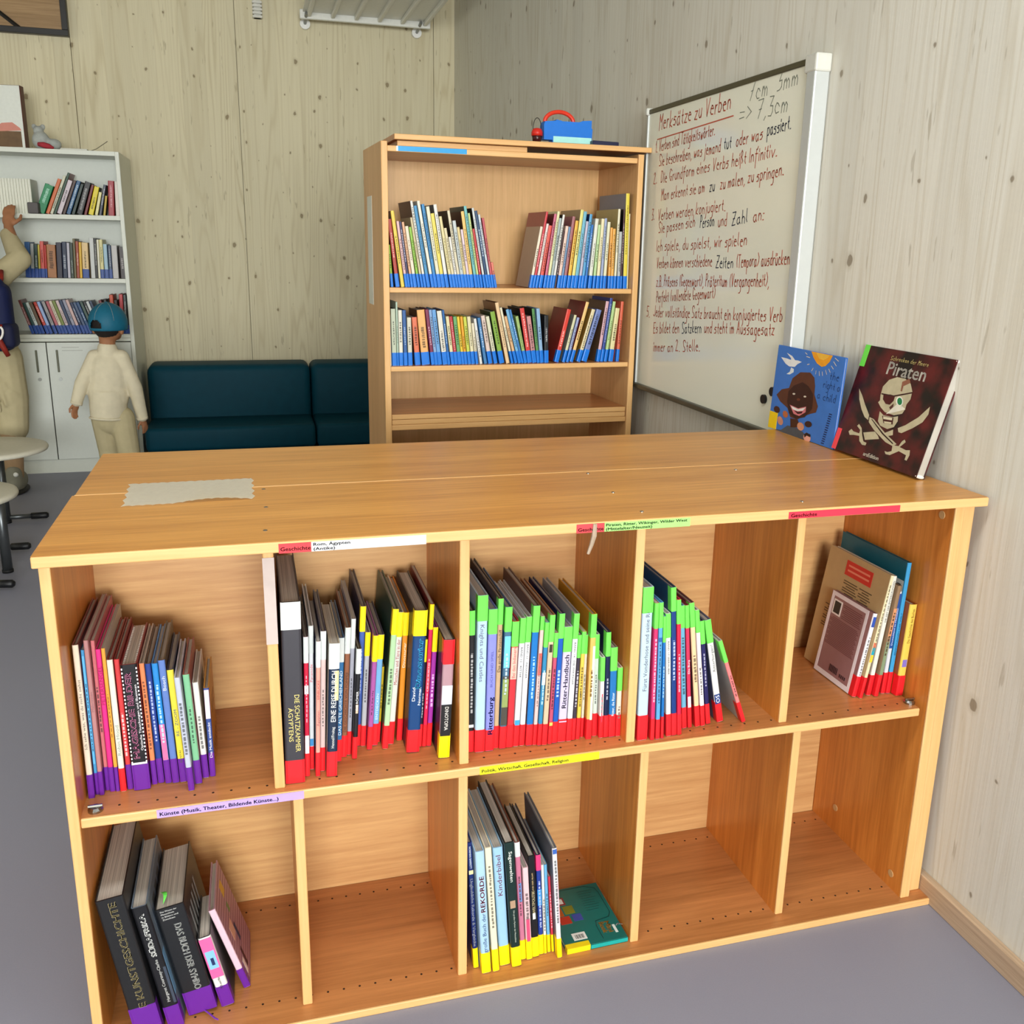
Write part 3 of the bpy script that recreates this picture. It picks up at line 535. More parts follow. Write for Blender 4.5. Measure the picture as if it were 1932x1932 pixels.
(-2.3897,5.06,1.7,0.0207,0.237,0.166,(235,225,160),0,5,0.055,0,0,'pale yellow'),
(-2.3646,5.06,1.2,0.0233,0.21,0.147,(170,205,225),0,5,0.055,0,0,'grey blue'),
(-2.3403,5.06,1.3,0.0193,0.203,0.142,(60,80,110),0,5,0.055,0,0,'navy blue'),
(-2.3111,5.06,1,0.0346,0.203,0.142,(205,202,200),0,0,0,0,0,'grey green'),
(-2.2673,5.06,0.5,0.0332,0.195,0.136,(45,28,25),0,0,0,0,0,'black'),
],
'k3':[
(-2.8266,5.06,-15.5,0.017,0.217,0.152,(120,50,45),0,5,0.055,0,0,'maroon'),
(-2.8054,5.06,-16.2,0.0165,0.2,0.14,(25,70,65),0,5,0.055,0,0,'dark green'),
(-2.7863,5.06,-16.4,0.017,0.202,0.141,(215,225,220),0,5,0.055,0,0,'grey green'),
(-2.7665,5.06,-16.5,0.0175,0.203,0.142,(110,85,60),0,5,0.055,0,0,'olive'),
(-2.7413,5.06,-16.4,0.0175,0.205,0.144,(205,60,45),0,5,0.055,0,0,'red'),
(-2.7213,5.06,-16.3,0.0175,0.207,0.145,(165,190,235),0,5,0.055,0,0,'grey blue'),
(-2.6936,5.06,-16.2,0.0175,0.209,0.146,(170,165,165),0,5,0.055,0,0,'light grey'),
(-2.6699,5.06,-16.2,0.0171,0.21,0.147,(195,100,110),0,5,0.055,0,0,'rose'),
(-2.6513,5.06,-16.1,0.0167,0.212,0.148,(240,225,200),0,5,0.055,0,0,'cream'),
(-2.6326,5.06,-15.9,0.0172,0.214,0.15,(130,145,65),0,5,0.055,0,0,'olive'),
(-2.612,5.06,-15.9,0.0175,0.215,0.151,(230,205,205),0,5,0.055,0,0,'pale pink'),
(-2.5927,5.06,-15.8,0.0175,0.217,0.152,(40,60,95),0,5,0.055,0,0,'charcoal'),
(-2.5724,5.06,-15.8,0.0173,0.219,0.153,(160,160,180),0,5,0.055,0,0,'light grey'),
(-2.5516,5.06,-16.3,0.0169,0.22,0.154,(225,190,185),0,5,0.055,0,0,'pale pink'),
(-2.5299,5.06,-17,0.0167,0.203,0.142,(25,45,85),0,5,0.055,0,0,'dark navy'),
(-2.5104,5.06,-17.3,0.0169,0.205,0.143,(70,90,125),0,5,0.055,0,0,'navy blue'),
(-2.491,5.06,-17.4,0.0174,0.206,0.144,(35,75,125),0,5,0.055,0,0,'navy blue'),
(-2.4702,5.06,-17.3,0.0172,0.208,0.146,(60,85,75),0,5,0.055,0,0,'charcoal'),
(-2.4513,5.06,-17.1,0.0167,0.21,0.147,(25,25,25),0,5,0.055,0,0,'black'),
(-2.4329,5.06,-17.1,0.0165,0.211,0.148,(220,225,225),0,5,0.055,0,0,'white'),
(-2.4145,5.06,-16.9,0.0166,0.213,0.149,(30,55,90),0,5,0.055,0,0,'dark navy'),
(-2.3892,5.06,-8.2,0.0171,0.213,0.149,(120,35,40),0,5,0.055,0,0,'maroon'),
(-2.3697,5.06,-5.4,0.0176,0.217,0.152,(25,25,30),0,5,0.055,0,0,'black'),
(-2.3467,5.06,-1,0.0231,0.246,0.172,(215,85,50),0,5,0.055,0,0,'coral'),
(-2.323,5.06,-1.1,0.021,0.213,0.149,(60,50,50),0,5,0.055,0,0,'charcoal'),
(-2.2989,5.06,1.4,0.0228,0.25,0.175,(205,70,75),0,5,0.055,0,0,'red'),
(-2.2771,5.06,1.6,0.0186,0.246,0.172,(70,75,75),0,5,0.055,0,0,'charcoal'),
(-2.2577,5.06,1.6,0.0178,0.22,0.154,(30,40,30),0,5,0.055,0,0,'black'),
],
}
PIRATE_ART= [('cranium', 'bcb496', 0, [(0.356, 0.58), (0.349, 0.661), (0.393, 0.731), (0.468, 0.768), (0.559, 0.768), (0.631, 0.736), (0.674, 0.675), (0.683, 0.607), (0.661, 0.559), (0.664, 0.515), (0.65, 0.473), (0.573, 0.443), (0.466, 0.448), (0.403, 0.48), (0.356, 0.517), (0.37, 0.538)]), ('jaw', 'bcb496', 0, [(0.408, 0.445), (0.461, 0.42), (0.565, 0.424), (0.618, 0.444), (0.632, 0.402), (0.613, 0.345), (0.552, 0.313), (0.464, 0.325), (0.425, 0.357)]), ('patch', '4a1416', 1, [(0.386, 0.595), (0.461, 0.609), (0.515, 0.606), (0.518, 0.562), (0.491, 0.521), (0.444, 0.52), (0.399, 0.552)]), ('strap', '3a1a18', 1, [(0.358, 0.603), (0.497, 0.607), (0.676, 0.671), (0.681, 0.66), (0.508, 0.596), (0.364, 0.591)]), ('stitch', '8a5a45', 1, [(0.539, 0.738), (0.601, 0.775), (0.628, 0.744), (0.566, 0.703), (0.571, 0.656), (0.554, 0.657)]), ('eye_white', 'e6e6de', 1, [(0.618, 0.577), (0.622, 0.561), (0.621, 0.546), (0.613, 0.535), (0.6, 0.529), (0.584, 0.529), (0.568, 0.535), (0.553, 0.547), (0.543, 0.562), (0.539, 0.578), (0.541, 0.593), (0.549, 0.604), (0.562, 0.61), (0.578, 0.61), (0.594, 0.603), (0.608, 0.592)]), ('eye', '1d7a48', 2, [(0.608, 0.575), (0.612, 0.561), (0.61, 0.549), (0.602, 0.541), (0.591, 0.539), (0.579, 0.543), (0.567, 0.552), (0.558, 0.565), (0.554, 0.579), (0.556, 0.591), (0.564, 0.599), (0.575, 0.601), (0.587, 0.597), (0.599, 0.588)]), ('nose', 'e2dfd0', 1, [(0.484, 0.434), (0.563, 0.539), (0.628, 0.534), (0.669, 0.516), (0.572, 0.47)]), ('nosehole', '55302a', 1, [(0.495, 0.499), (0.528, 0.541), (0.536, 0.512), (0.515, 0.481)]), ('mouth', '4a1c1a', 1, [(0.452, 0.413), (0.577, 0.422), (0.593, 0.363), (0.492, 0.354)]), ('teeth', 'd8d0b4', 2, [(0.466, 0.41), (0.568, 0.417), (0.572, 0.396), (0.477, 0.387)]), ('teeth', 'd0c8a8', 2, [(0.491, 0.37), (0.574, 0.379), (0.576, 0.363), (0.503, 0.356)]), ('blade', 'bcb496', 0, [(0.089, 0.596), (0.152, 0.542), (0.218, 0.471), (0.307, 0.387), (0.315, 0.342), (0.264, 0.359), (0.197, 0.42), (0.134, 0.501)]), ('blade', 'bcb496', 0, [(0.32, 0.371), (0.373, 0.364), (0.546, 0.275), (0.703, 0.213), (0.669, 0.187), (0.581, 0.201), (0.416, 0.272), (0.329, 0.327)]), ('groove', '2a1212', 1, [(0.345, 0.358), (0.357, 0.359), (0.532, 0.267), (0.67, 0.21), (0.661, 0.203), (0.518, 0.259)]), ('hilt', 'bcb496', 0, [(0.665, 0.195), (0.73, 0.202), (0.747, 0.251), (0.767, 0.269), (0.786, 0.252), (0.744, 0.197), (0.815, 0.188), (0.855, 0.198), (0.868, 0.157), (0.858, 0.106), (0.835, 0.109), (0.834, 0.148), (0.749, 0.162), (0.711, 0.134), (0.672, 0.106), (0.626, 0.103), (0.605, 0.125), (0.64, 0.125), (0.677, 0.144)]), ('blade', 'bcb496', 0, [(0.898, 0.587), (0.909, 0.523), (0.88, 0.448), (0.804, 0.379), (0.713, 0.314), (0.678, 0.315), (0.658, 0.346), (0.723, 0.387), (0.823, 0.479)]), ('blade', 'bcb496', 0, [(0.617, 0.323), (0.633, 0.277), (0.56, 0.246), (0.527, 0.266)]), ('blade', 'bcb496', 0, [(0.433, 0.262), (0.483, 0.233), (0.505, 0.21), (0.355, 0.165), (0.309, 0.224)]), ('hilt', 'bcb496', 0, [(0.137, 0.194), (0.162, 0.223), (0.195, 0.207), (0.267, 0.205), (0.265, 0.237), (0.214, 0.264), (0.229, 0.286), (0.274, 0.258), (0.311, 0.192), (0.345, 0.148), (0.384, 0.144), (0.383, 0.12), (0.342, 0.115), (0.297, 0.141), (0.277, 0.184), (0.21, 0.177), (0.163, 0.166)])]
CHILD_ART= [('sun', 'f5a01e', 0, [(0.517, 0.998), (0.559, 0.934), (0.621, 0.878), (0.692, 0.852), (0.745, 0.87), (0.795, 0.925), (0.821, 0.987), (0.827, 0.997)]), ('sun_core', 'f4b840', 1, [(0.59, 0.993), (0.644, 0.935), (0.707, 0.928), (0.76, 0.96), (0.783, 0.995)]), ('dove', 'e8ecf0', 0, [(0.064, 0.862), (0.148, 0.862), (0.224, 0.855), (0.333, 0.866), (0.396, 0.858), (0.335, 0.823), (0.299, 0.785), (0.214, 0.776), (0.15, 0.797)]), ('wing', 'e8ecf0', 0, [(0.146, 0.927), (0.238, 0.902), (0.292, 0.86), (0.229, 0.843), (0.224, 0.874)]), ('tail', 'dfe6ee', 0, [(0.245, 0.769), (0.29, 0.758), (0.293, 0.721), (0.238, 0.685), (0.185, 0.681), (0.233, 0.716)]), ('hair', '5a3220', 0, [(0.397, 0.74), (0.544, 0.762), (0.613, 0.716), (0.64, 0.626), (0.647, 0.534), (0.721, 0.413), (0.705, 0.34), (0.626, 0.306), (0.534, 0.257), (0.443, 0.195), (0.335, 0.2), (0.273, 0.295), (0.146, 0.344), (0.07, 0.41), (0.143, 0.491), (0.255, 0.529), (0.289, 0.65)]), ('face', '38190f', 1, [(0.325, 0.57), (0.451, 0.634), (0.545, 0.606), (0.633, 0.531), (0.646, 0.37), (0.553, 0.25), (0.423, 0.201), (0.307, 0.241), (0.257, 0.366), (0.254, 0.491)]), ('lips', 'd07880', 2, [(0.305, 0.341), (0.443, 0.328), (0.555, 0.375), (0.559, 0.311), (0.472, 0.245), (0.383, 0.25)]), ('smile', 'f0f0ec', 3, [(0.328, 0.331), (0.447, 0.319), (0.553, 0.363), (0.515, 0.317), (0.432, 0.294), (0.36, 0.299)]), ('mouth', '3a1216', 3, [(0.381, 0.292), (0.444, 0.287), (0.518, 0.31), (0.505, 0.284), (0.447, 0.262)]), ('eye', 'd8d0c0', 2, [(0.368, 0.483), (0.365, 0.474), (0.35, 0.467), (0.333, 0.467), (0.324, 0.472), (0.327, 0.481), (0.341, 0.487), (0.358, 0.488)]), ('eye', 'd8d0c0', 2, [(0.538, 0.487), (0.535, 0.478), (0.522, 0.472), (0.506, 0.471), (0.496, 0.477), (0.5, 0.485), (0.513, 0.491), (0.529, 0.492)]), ('nose', '6a3520', 2, [(0.455, 0.434), (0.452, 0.421), (0.434, 0.412), (0.413, 0.411), (0.4, 0.42), (0.403, 0.433), (0.421, 0.442), (0.442, 0.443)]), ('neck', '45220f', 1, [(0.34, 0.189), (0.458, 0.199), (0.511, 0.119), (0.362, 0.085)]), ('shirt', '4a4e55', 0, [(0.219, 0.016), (0.312, 0.095), (0.451, 0.101), (0.564, 0.077), (0.615, 0.001), (0.416, -0.012), (0.127, -0.032), (0.147, 0.007)]), ('head', '452010', 1, [(0.158, 0.252), (0.162, 0.234), (0.155, 0.217), (0.14, 0.204), (0.118, 0.198), (0.095, 0.2), (0.075, 0.21), (0.062, 0.226), (0.059, 0.244), (0.065, 0.261), (0.081, 0.274), (0.103, 0.279), (0.126, 0.277), (0.146, 0.267)]), ('head', 'c98a70', 1, [(0.231, 0.133), (0.237, 0.11), (0.233, 0.09), (0.22, 0.076), (0.201, 0.07), (0.179, 0.074), (0.159, 0.087), (0.144, 0.107), (0.138, 0.13), (0.142, 0.15), (0.155, 0.165), (0.174, 0.171), (0.196, 0.166), (0.217, 0.152)]), ('head', 'b8683c', 1, [(0.294, 0.226), (0.298, 0.208), (0.293, 0.192), (0.281, 0.181), (0.264, 0.176), (0.245, 0.178), (0.227, 0.188), (0.216, 0.204), (0.212, 0.221), (0.216, 0.237), (0.229, 0.249), (0.246, 0.254), (0.266, 0.251), (0.283, 0.241)]), ('head', '3a1a10', 1, [(0.672, 0.202), (0.674, 0.186), (0.665, 0.17), (0.647, 0.158), (0.624, 0.151), (0.601, 0.151), (0.582, 0.158), (0.57, 0.171), (0.569, 0.187), (0.578, 0.202), (0.596, 0.215), (0.619, 0.222), (0.642, 0.222), (0.661, 0.214)]), ('head', 'e0a090', 1, [(0.682, 0.052), (0.686, 0.03), (0.68, 0.008), (0.664, -0.008), (0.641, -0.015), (0.617, -0.013), (0.595, -0.001), (0.58, 0.018), (0.576, 0.041), (0.583, 0.063), (0.599, 0.079), (0.622, 0.086), (0.647, 0.084), (0.668, 0.071)]), ('head', 'd09070', 1, [(0.564, 0.148), (0.567, 0.127), (0.56, 0.108), (0.544, 0.093), (0.522, 0.086), (0.498, 0.088), (0.477, 0.099), (0.463, 0.117), (0.46, 0.137), (0.467, 0.157), (0.483, 0.172), (0.506, 0.178), (0.53, 0.176), (0.551, 0.165)]), ('hairpiece', '2a1612', 2, [(0.58, 0.059), (0.616, 0.088), (0.677, 0.079), (0.677, 0.05), (0.623, 0.055), (0.596, 0.023)])]
RAYS= [[(0.462, 0.955), (0.432, 0.97)], [(0.507, 0.926), (0.457, 0.93)], [(0.513, 0.853), (0.485, 0.842)], [(0.576, 0.816), (0.559, 0.783)], [(0.624, 0.795), (0.623, 0.759)], [(0.669, 0.797), (0.68, 0.752)], [(0.713, 0.8), (0.724, 0.761)], [(0.755, 0.825), (0.779, 0.783)], [(0.798, 0.845), (0.821, 0.815)], [(0.826, 0.884), (0.858, 0.856)], [(0.849, 0.934), (0.891, 0.896)], [(0.861, 0.976), (0.912, 0.95)]]
# ================================================================ the room
WR = clt('whitewashed_spruce_right', 'Y', (226, 225, 216)); WB = clt('whitewashed_spruce_back', 'X', (222, 214, 184))
FLOOR = mat((140, 141, 156), .5, 0, .06, 350, 1, .35)
PLAIN = mat((200, 196, 184), .7)
b = BM(); box(b, -7.2, .2, -8.2, 5.9, -.1, 0); struct('floor', b, FLOOR)
b = BM(); box(b, -7.2, .2, -8.2, 5.9, 3.3, 3.4); struct('ceiling', b, mat((205, 200, 186), .7))
b = BM(); box(b, 0, .2, -8.2, 5.9, 0, 3.3); struct('wall_right', b, WR)
b = BM()
for x0, x1, y in ((-7.2, -2.529, 5.610), (-2.526, -1.502, 5.614), (-1.499, -.152, 5.613), (-.149, 0, 5.611)): box(b, x0, x1, y, 5.7, 0, 3.3)
box(b, -7.2, .2, 5.7, 5.9, 0, 3.3); struct('wall_back', b, WB)
b = BM(); box(b, -7.2, .2, -8.2, -8, 0, .85); box(b, -7.2, .2, -8.2, -8, 2.85, 3.3); box(b, -7.2, -3.35, -8.2, -8, .85, 2.85); box(b, -.05, .2, -8.2, -8, .85, 2.85); struct('wall_rear', b, PLAIN)
b = BM(); box(b, -7.2, -7, -8, 5.7, 0, .7); box(b, -7.2, -7, -8, 5.7, 2.7, 3.3); box(b, -7.2, -7, -8, -.65, .7, 2.7); box(b, -7.2, -7, 3.85, 5.7, .7, 2.7); struct('wall_left', b, PLAIN)
b = BM()
for i in range(5): box(b, -3.35 + i * .8125, -3.3 + i * .8125, -8.14, -8.06, .85, 2.85)
box(b, -3.35, -.05, -8.14, -8.06, .85, .9); box(b, -3.35, -.05, -8.14, -8.06, 2.8, 2.85); struct('window_1', b, mat((120, 122, 124), .5))
b = BM()
for i in range(5): box(b, -7.14, -7.06, -.65 + i * 1.1125, -.6 + i * 1.1125, .7, 2.7)
box(b, -7.14, -7.06, -.65, 3.85, .7, .75); box(b, -7.14, -7.06, -.65, 3.85, 2.65, 2.7); struct('window_2', b, mat((120, 122, 124), .5))
BASEW = wood('baseboard_larch', 'cdb497', 'a88e74', 'y', .55, 1.3)
b = BM(); box(b, -.0197, 0, -8, 5.6, 0, .0573, .002); struct('baseboard_right', b, BASEW)
b = BM(); box(b, -7, -.03, 5.593, 5.612, 0, .0573, .002); struct('baseboard_back', b, wood('baseboard_larch_x', 'cdb497', 'a88e74', 'x', .55, 1.3))
# dark-framed wooden panel high on the back wall
t = thing('framed_panel', 'brown wooden panel in a black frame, high in the top left corner', 'panel', (-2.526, 5.605, 2.735))
b = BM(); box(b, -1.4, -.02, -.03, 0, .02, .55); obj('panel_board', b, wood('brown_panel', 'a58458', '8a6a40', 'x', .5), t)
b = BM(); box(b, -1.4, 0, -.05, 0, 0, .036, .002); box(b, -.036, 0, -.05, 0, .036, .55, .002); obj('frame', b, mat('1a1714', .4), t)
b = BM(); tube(b, [(-.285, -.036, .03), (-.40, -.036, .12), (-.70, -.036, .37)], .014, 6); obj('frame_bar', b, mat('1a1714', .4), t)
# ribbed radiator panel near the ceiling
WHT = mat((228, 228, 220), .4)
t = thing('ceiling_radiator', 'white ribbed metal radiator panel mounted up near the ceiling corner', 'radiator', (-.62, 5.2, 2.96))
b = BM(); box(b, -.44, .40, -1.6, .28, .012, .03); obj('panel', b, WHT, t)
b = BM(); box(b, -.46, .42, .255, .285, -.028, .03, .004); obj('edge_rail', b, WHT, t)
for i in range(6):
    b = BM(); x = -.40 + i * .156; box(b, x - .013, x + .013, -1.6, .25, -.016, .013, .006, 2); obj('rib', b, WHT, t)
for x in (-.42, .345):
    b = BM(); tube(b, [(x, .2, -.005), (x, .30, -.02), (x, .395, -.035)], .011, 8); obj('bracket_arm', b, mat((130, 132, 128), .35, .8), t)
    b = BM(); tube(b, [(x, .375, -.035), (x, .408, -.035)], .034, 20); obj('wall_rosette', b, mat((240, 240, 236), .35), t)
b = BM()
for i in range(5): box(b, -1.382, -1.318, 5.555, 5.612, 2.935 + i * .022, 2.95 + i * .022, .003)
box(b, -1.372, -1.328, 5.57, 5.612, 2.935, 3.05)
tag(obj('wall_vent', b, mat((215, 214, 205), .5)), 'small white ribbed vent at the top edge of the back wall', 'vent')
# ================================================================ low double bookcase
def face(n): return wood('beech_laminate_' + n, (224, 146, 66) if n == 'z' else (199, 134, 79), (190, 113, 44) if n == 'z' else (164, 106, 58), n, .3)
EDGE = wood('solid_beech_edge', (226, 180, 120), (212, 162, 100), 'x', .45, 1.2); EDGEZ = wood('solid_beech_edge_upright', (226, 180, 120), (212, 162, 100), 'z', .45, 1.2)
TOPM = wood('beech_laminate_top', (218, 156, 76), (184, 122, 52), 'x', .3)
BACKM = wood('beech_laminate_back', (208, 163, 108), (182, 133, 83), 'x', .4)
HOLE = mat('2e1c0e', .8)
def edge_board(bm, x0, x1, y0, y1, z0, z1, e=.006):   # board with a solid, rounded front edge (slot 1)
    box(bm, x0, x1, y0 + e, y1, z0, z1, 0, 1, 0)
    box(bm, x0, x1, y0, y0 + e, z0, z1, .0022, 2, 1)
def holes(bm, x0, x1, y, z, step=.032, mi=2):
    x = x0
    while x < x1:
        lathe(bm, [(.0024, 0), (.0024, .0004)], 8, (x, y, z), mi); x += step
A = thing('low_bookcase', 'low beech bookcase with ten cubbies facing the camera, against the right wall', 'bookcase')
b = BM(); edge_board(b, -1.853, -.017, 0, .3905, .9805, 1.0); obj('top_board', b, [TOPM, EDGE], A)
b = BM(); edge_board(b, -1.851, -.019, -.006, .385, 0, .017); holes(b, -1.80, -.1, .06, .0169); holes(b, -1.80, -.1, .345, .0169); obj('bottom_board', b, [face('x'), EDGE, HOLE], A)
b = BM(); edge_board(b, -1.828, -.100, .020, .384, .4915, .51); holes(b, -1.80, -.11, .052, .5099); obj('middle_shelf', b, [face('x'), EDGE, HOLE], A)
b = BM(); box(b, -1.828, -.088, .386, .3905, .017, .9805); obj('back_panel', b, BACKM, A)
for x0, x1 in ((-1.846, -1.828), (-.087, -.063)):
    b = BM(); edge_board(b, x0, x1, .012, .3905, .017, .9805); o = obj('side_panel', b, [face('z'), EDGEZ], A)
b = BM(); edge_board(b, -.056, -.022, .030, .3905, .017, .9805); obj('filler_panel', b, [face('z'), EDGEZ], A)
for x in (-1.489, -1.1396, -.7904, -.4373):
    b = BM(); edge_board(b, x - .0095, x + .0095, .036, .386, .51, .9805); obj('divider', b, [face('z'), EDGEZ], A)
for x in (-1.4573, -1.1413, -.7555, -.3973):
    b = BM(); edge_board(b, x - .0095, x + .0095, .036, .386, .017, .4915); obj('divider', b, [face('z'), EDGEZ], A)
STEEL = mat((190, 190, 185), .25, 1)
for x, y in ((-1.489, .37), (-1.487, .229), (-1.491, .074), (-.782, .373), (-.788, .201), (-.786, .051), (-.429, .341), (-.432, .054)):
    b = BM(); lathe(b, [(.0042, 0), (.0042, .0006), (.0028, .0012)], 12, (x, y, 1.0)); box(b, x - .002, x + .002, y - .0004, y + .0004, 1.0011, 1.0014, 0, 1, 1); obj('screw', b, [STEEL, HOLE], A)
for x, y, z in ((-1.806, .043, .5103), (-.106, .05, .5103)):
    b = BM(); lathe(b, [(.013, 0), (.013, .004), (.009, .008)], 14, (x, y, z)); tube(b, [(x - .012, y, z + .009), (x + .012, y, z + .009)], .003, 6); obj('shelf_fastener', b, mat((160, 160, 158), .2, 1), A)
for x, y, z in ((-.0872, .05, .952), (-.0872, .055, .055), (-.0872, .29, .085)):
    b = BM(); tube(b, [(x + .0008, y, z), (x - .001, y, z)], .009, 16); obj('cover_cap', b, mat((200, 165, 115), .4), A)
def strip(name, x0, x1, z0, z1, col, words, y, tilt=0.0, tc='38303a'):
    """coloured paper label stuck along a front edge; words = [(text, x, z, length, height)]"""
    b = BM(); box(b, x0, x1, y - .0012, y - .0002, z0, z1)
    o = obj(name, b, mat(col, .35), A)
    if words:
        b = BM()
        for s, x, z, ln, hh in words: text(b, s, (x, y - .0016, z), (1, 0, 0), (0, 0, 1), ln, hh, 0, .00028)
        obj('lettering', b, mat(tc, .5), o)
    return o
strip('category_label', -1.471, -1.417, .980, .997, 'e0343c', [('Geschichte', -1.468, .984, .05, .007)], 0, tc='5a1016')
strip('category_label', -1.4165, -1.218, .980, .997, (214, 216, 218), [('Rom, Ägypten', -1.413, .990, .062, .0055), ('(Antike)', -1.413, .982, .037, .0055)], 0)
strip('category_label', -.937, -.8825, .981, .998, 'd8424a', [('Geschichte', -.934, .984, .05, .007)], 0, tc='5a1016')
strip('category_label', -.882, -.707, .981, .998, '9fdc78', [('Piraten, Ritter, Wikinger, Wilder West', -.879, .991, .165, .0055), ('(Mittelalter/Neuzeit)', -.879, .983, .095, .0055)], 0)
strip('category_label', -.494, -.237, .982, .996, 'e0344a', [('Geschichte', -.489, .985, .058, .0075)], 0, tc='5a1016')
strip('category_label', -1.703, -1.447, .493, .509, 'b79be0', [('Künste (Musik, Theater, Bildende Künste...)', -1.698, .497, .205, .0075)], .02)
strip('category_label', -1.112, -.864, .493, .509, 'f6ee20', [('Politik, Wirtschaft, Gesellschaft, Religion', -1.108, .497, .178, .007)], .02)
b = BM(); box(b, -1.499, -1.479, .0345, .0358, .80, .962); obj('white_tape', b, mat((188, 172, 166), .6), A)
b = BM(); tube(b, [(-.902, -.003, .998), (-.903, -.003, .975), (-.906, .002, .955), (-.911, .004, .938)], [.004, .005, .004, .003], 6); obj('peeling_tape', b, mat((176, 156, 136), .2), A)
Fb = thing('low_bookcase', 'second low beech bookcase behind the front one, only its top board showing', 'bookcase')
b = BM(); box(b, -1.849, -.017, .3935, .784, .9805, 1.0, .001); box(b, -1.849, -.017, .3915, .3955, .99, 1.0006, 0, 1, 1); obj('top_board', b, [TOPM, EDGE], Fb)
b = BM(); box(b, -1.846, -.02, .3935, .784, 0, .018); obj('bottom_board', b, face('x'), Fb)
b = BM(); box(b, -1.828, -.05, .397, .774, .4915, .51); obj('middle_shelf', b, face('x'), Fb)
b = BM(); box(b, -1.828, -.05, .3925, .3965, .018, .9805); obj('back_panel', b, BACKM, Fb)
for x in (-1.846, -.05):
    b = BM(); box(b, x, x + .018, .3935, .784, .018, .9805, .001); obj('side_panel', b, face('z'), Fb)
# strip of adhesive fabric lying over the seam
b = BM(); nx = 40; top = []; bot = []
for i in range(nx + 1):
    f = i / nx; x = -1.751 + .240 * f
    top.append((x - .004 * (1 - f), .462 + .004 * f)); bot.append((x + .002, .285 + .006 * f))
rows = []
for j in range(9):
    g = j / 8; row = []
    for i in range(nx + 1):
        x = top[i][0] * g + bot[i][0] * (1 - g); y = top[i][1] * g + bot[i][1] * (1 - g)
        if i in (0, nx): x += (.003 if j % 2 else -.003)
        if j in (0, 8): y += .002 * (1 if i % 3 else -1)
        z = 1.0012 + .0003 * math.sin(i * .7 + j * 2.1) ** 2 + (.006 * max(0, 1 - j / 2.5) * max(0, math.sin((i / nx - .38) * 5.0)) if i > nx * .38 else 0)
        row.append(b.verts.new((x, y, z)))
    rows.append(row)
for p, q in zip(rows, rows[1:]):
    for i in range(nx): b.faces.new((p[i], p[i + 1], q[i + 1], q[i]))
bmesh.ops.solidify(b, geom=list(b.faces), thickness=.0006)
tag(obj('fabric_tape', b, mat((250, 248, 230), .7, 0, .06, 90, 1, .3, .06)), 'pale torn rectangle of fabric tape stuck across the low bookcase top', 'tape')
# ================================================================ tall bookcase
TH = .0385
T = thing('tall_bookcase', 'tall beech bookcase with rows of blue-taped books, beside the whiteboard', 'bookcase', (-1.0419, 1.823, 0), (0, 0, TH))
TW, TD, THT = .9804, .392, 1.83
TALLBACK = wood('beech_back_of_tall', (222, 178, 122), (204, 160, 102), 'z', .4); TALLSIDE = wood('beech_side_of_tall', (216, 170, 116), (196, 148, 94), 'z', .4)
b = BM(); edge_board(b, 0, .022, 0, TD, 0, THT); obj('side_panel', b, [TALLSIDE, EDGEZ], T)
b = BM(); edge_board(b, TW - .022, TW, 0, TD, 0, THT); obj('side_panel', b, [TALLSIDE, EDGEZ], T)
b = BM(); box(b, .022, TW - .022, TD - .006, TD, .05, THT - .02); obj('back_panel', b, TALLBACK, T)
for n, z, h in (('top_panel', 1.817, .019), ('shelf', 1.3426, .018), ('shelf', 1.0627, .018), ('shelf', .8475, .0195), ('shelf', .42, .019), ('bottom_board', .07, .02)):
    b = BM(); edge_board(b, .0225, TW - .0225, .008, TD - .007, z - h, z); obj(n, b, [face('x'), EDGE], T)
b = BM(); box(b, .0225, TW - .0225, .03, .045, 0, .05); obj('plinth', b, face('x'), T)
b = BM(); box(b, .057, .303, .0068, .008, 1.800, 1.8165); box(b, .054, .060, .0066, .0079, 1.800, 1.8165, 0, 1, 1); obj('category_label', b, [mat('2a9ad8', .3), mat('e8f0f4', .4)], T)
b = BM(); box(b, -.0012, -.0002, .215, .315, 1.27, 1.66); obj('paper_strip', b, mat('d6d6c8', .6), T)
def on_tall(u, n, z): return (-1.0419 + u * math.cos(TH) - n * math.sin(TH), 1.823 + u * math.sin(TH) + n * math.cos(TH), z)
for z, lab in ((.848, 'loose beech shelf board, lower of two stacked inside the tall bookcase'), (.8676, 'loose beech shelf board, upper of two stacked inside the tall bookcase')):
    b = BM(); edge_board(b, .0, .932, 0, .365, 0, .0185); o = obj('shelf_board', b, [face('x'), EDGE]); o.location = on_tall(.0242, .010, z); o.rotation_euler.z = TH
    tag(o, lab, 'board', 'spare shelf boards in the tall bookcase')
b = BM(); edge_board(b, 0, .47, 0, .33, 0, .018); o = obj('shelf_board', b, [face('x'), EDGE]); o.location = on_tall(.06, .02, 1.8175); o.rotation_euler.z = TH
tag(o, 'short beech board lying under the long one on top of the tall bookcase', 'board')
b = BM(); edge_board(b, 0, .96, 0, .34, 0, .018); o = obj('shelf_board', b, [face('x'), EDGE]); o.location = on_tall(.046, -.005, 1.8365); o.rotation_euler.z = TH - .004
o.rotation_euler.y = .0; tag(o, 'long beech board lying across the top of the tall bookcase', 'board')
b = BM(); box(b, 0, .50, 0, .012, 0, .018); box(b, 0, .012, .012, .1, 0, .018); box(b, .012, .50, .012, .1, .0, .017)
o = obj('chipboard_offcut', b, speckle('chipboard', 'c9a566', 'e6cf96', 420, .5)); o.location = on_tall(.10, .23, 1.8548); o.rotation_euler.z = TH
tag(o, 'raw chipboard strip lying at the back on top of the tall bookcase', 'board')
b = BM(); box(b, .06, .09, .1, .2, 0, .12, .004); o = obj('pencil_case', b, mat('1c1d22', .5)); o.location = on_tall(0, .12, .421); o.rotation_euler.z = TH
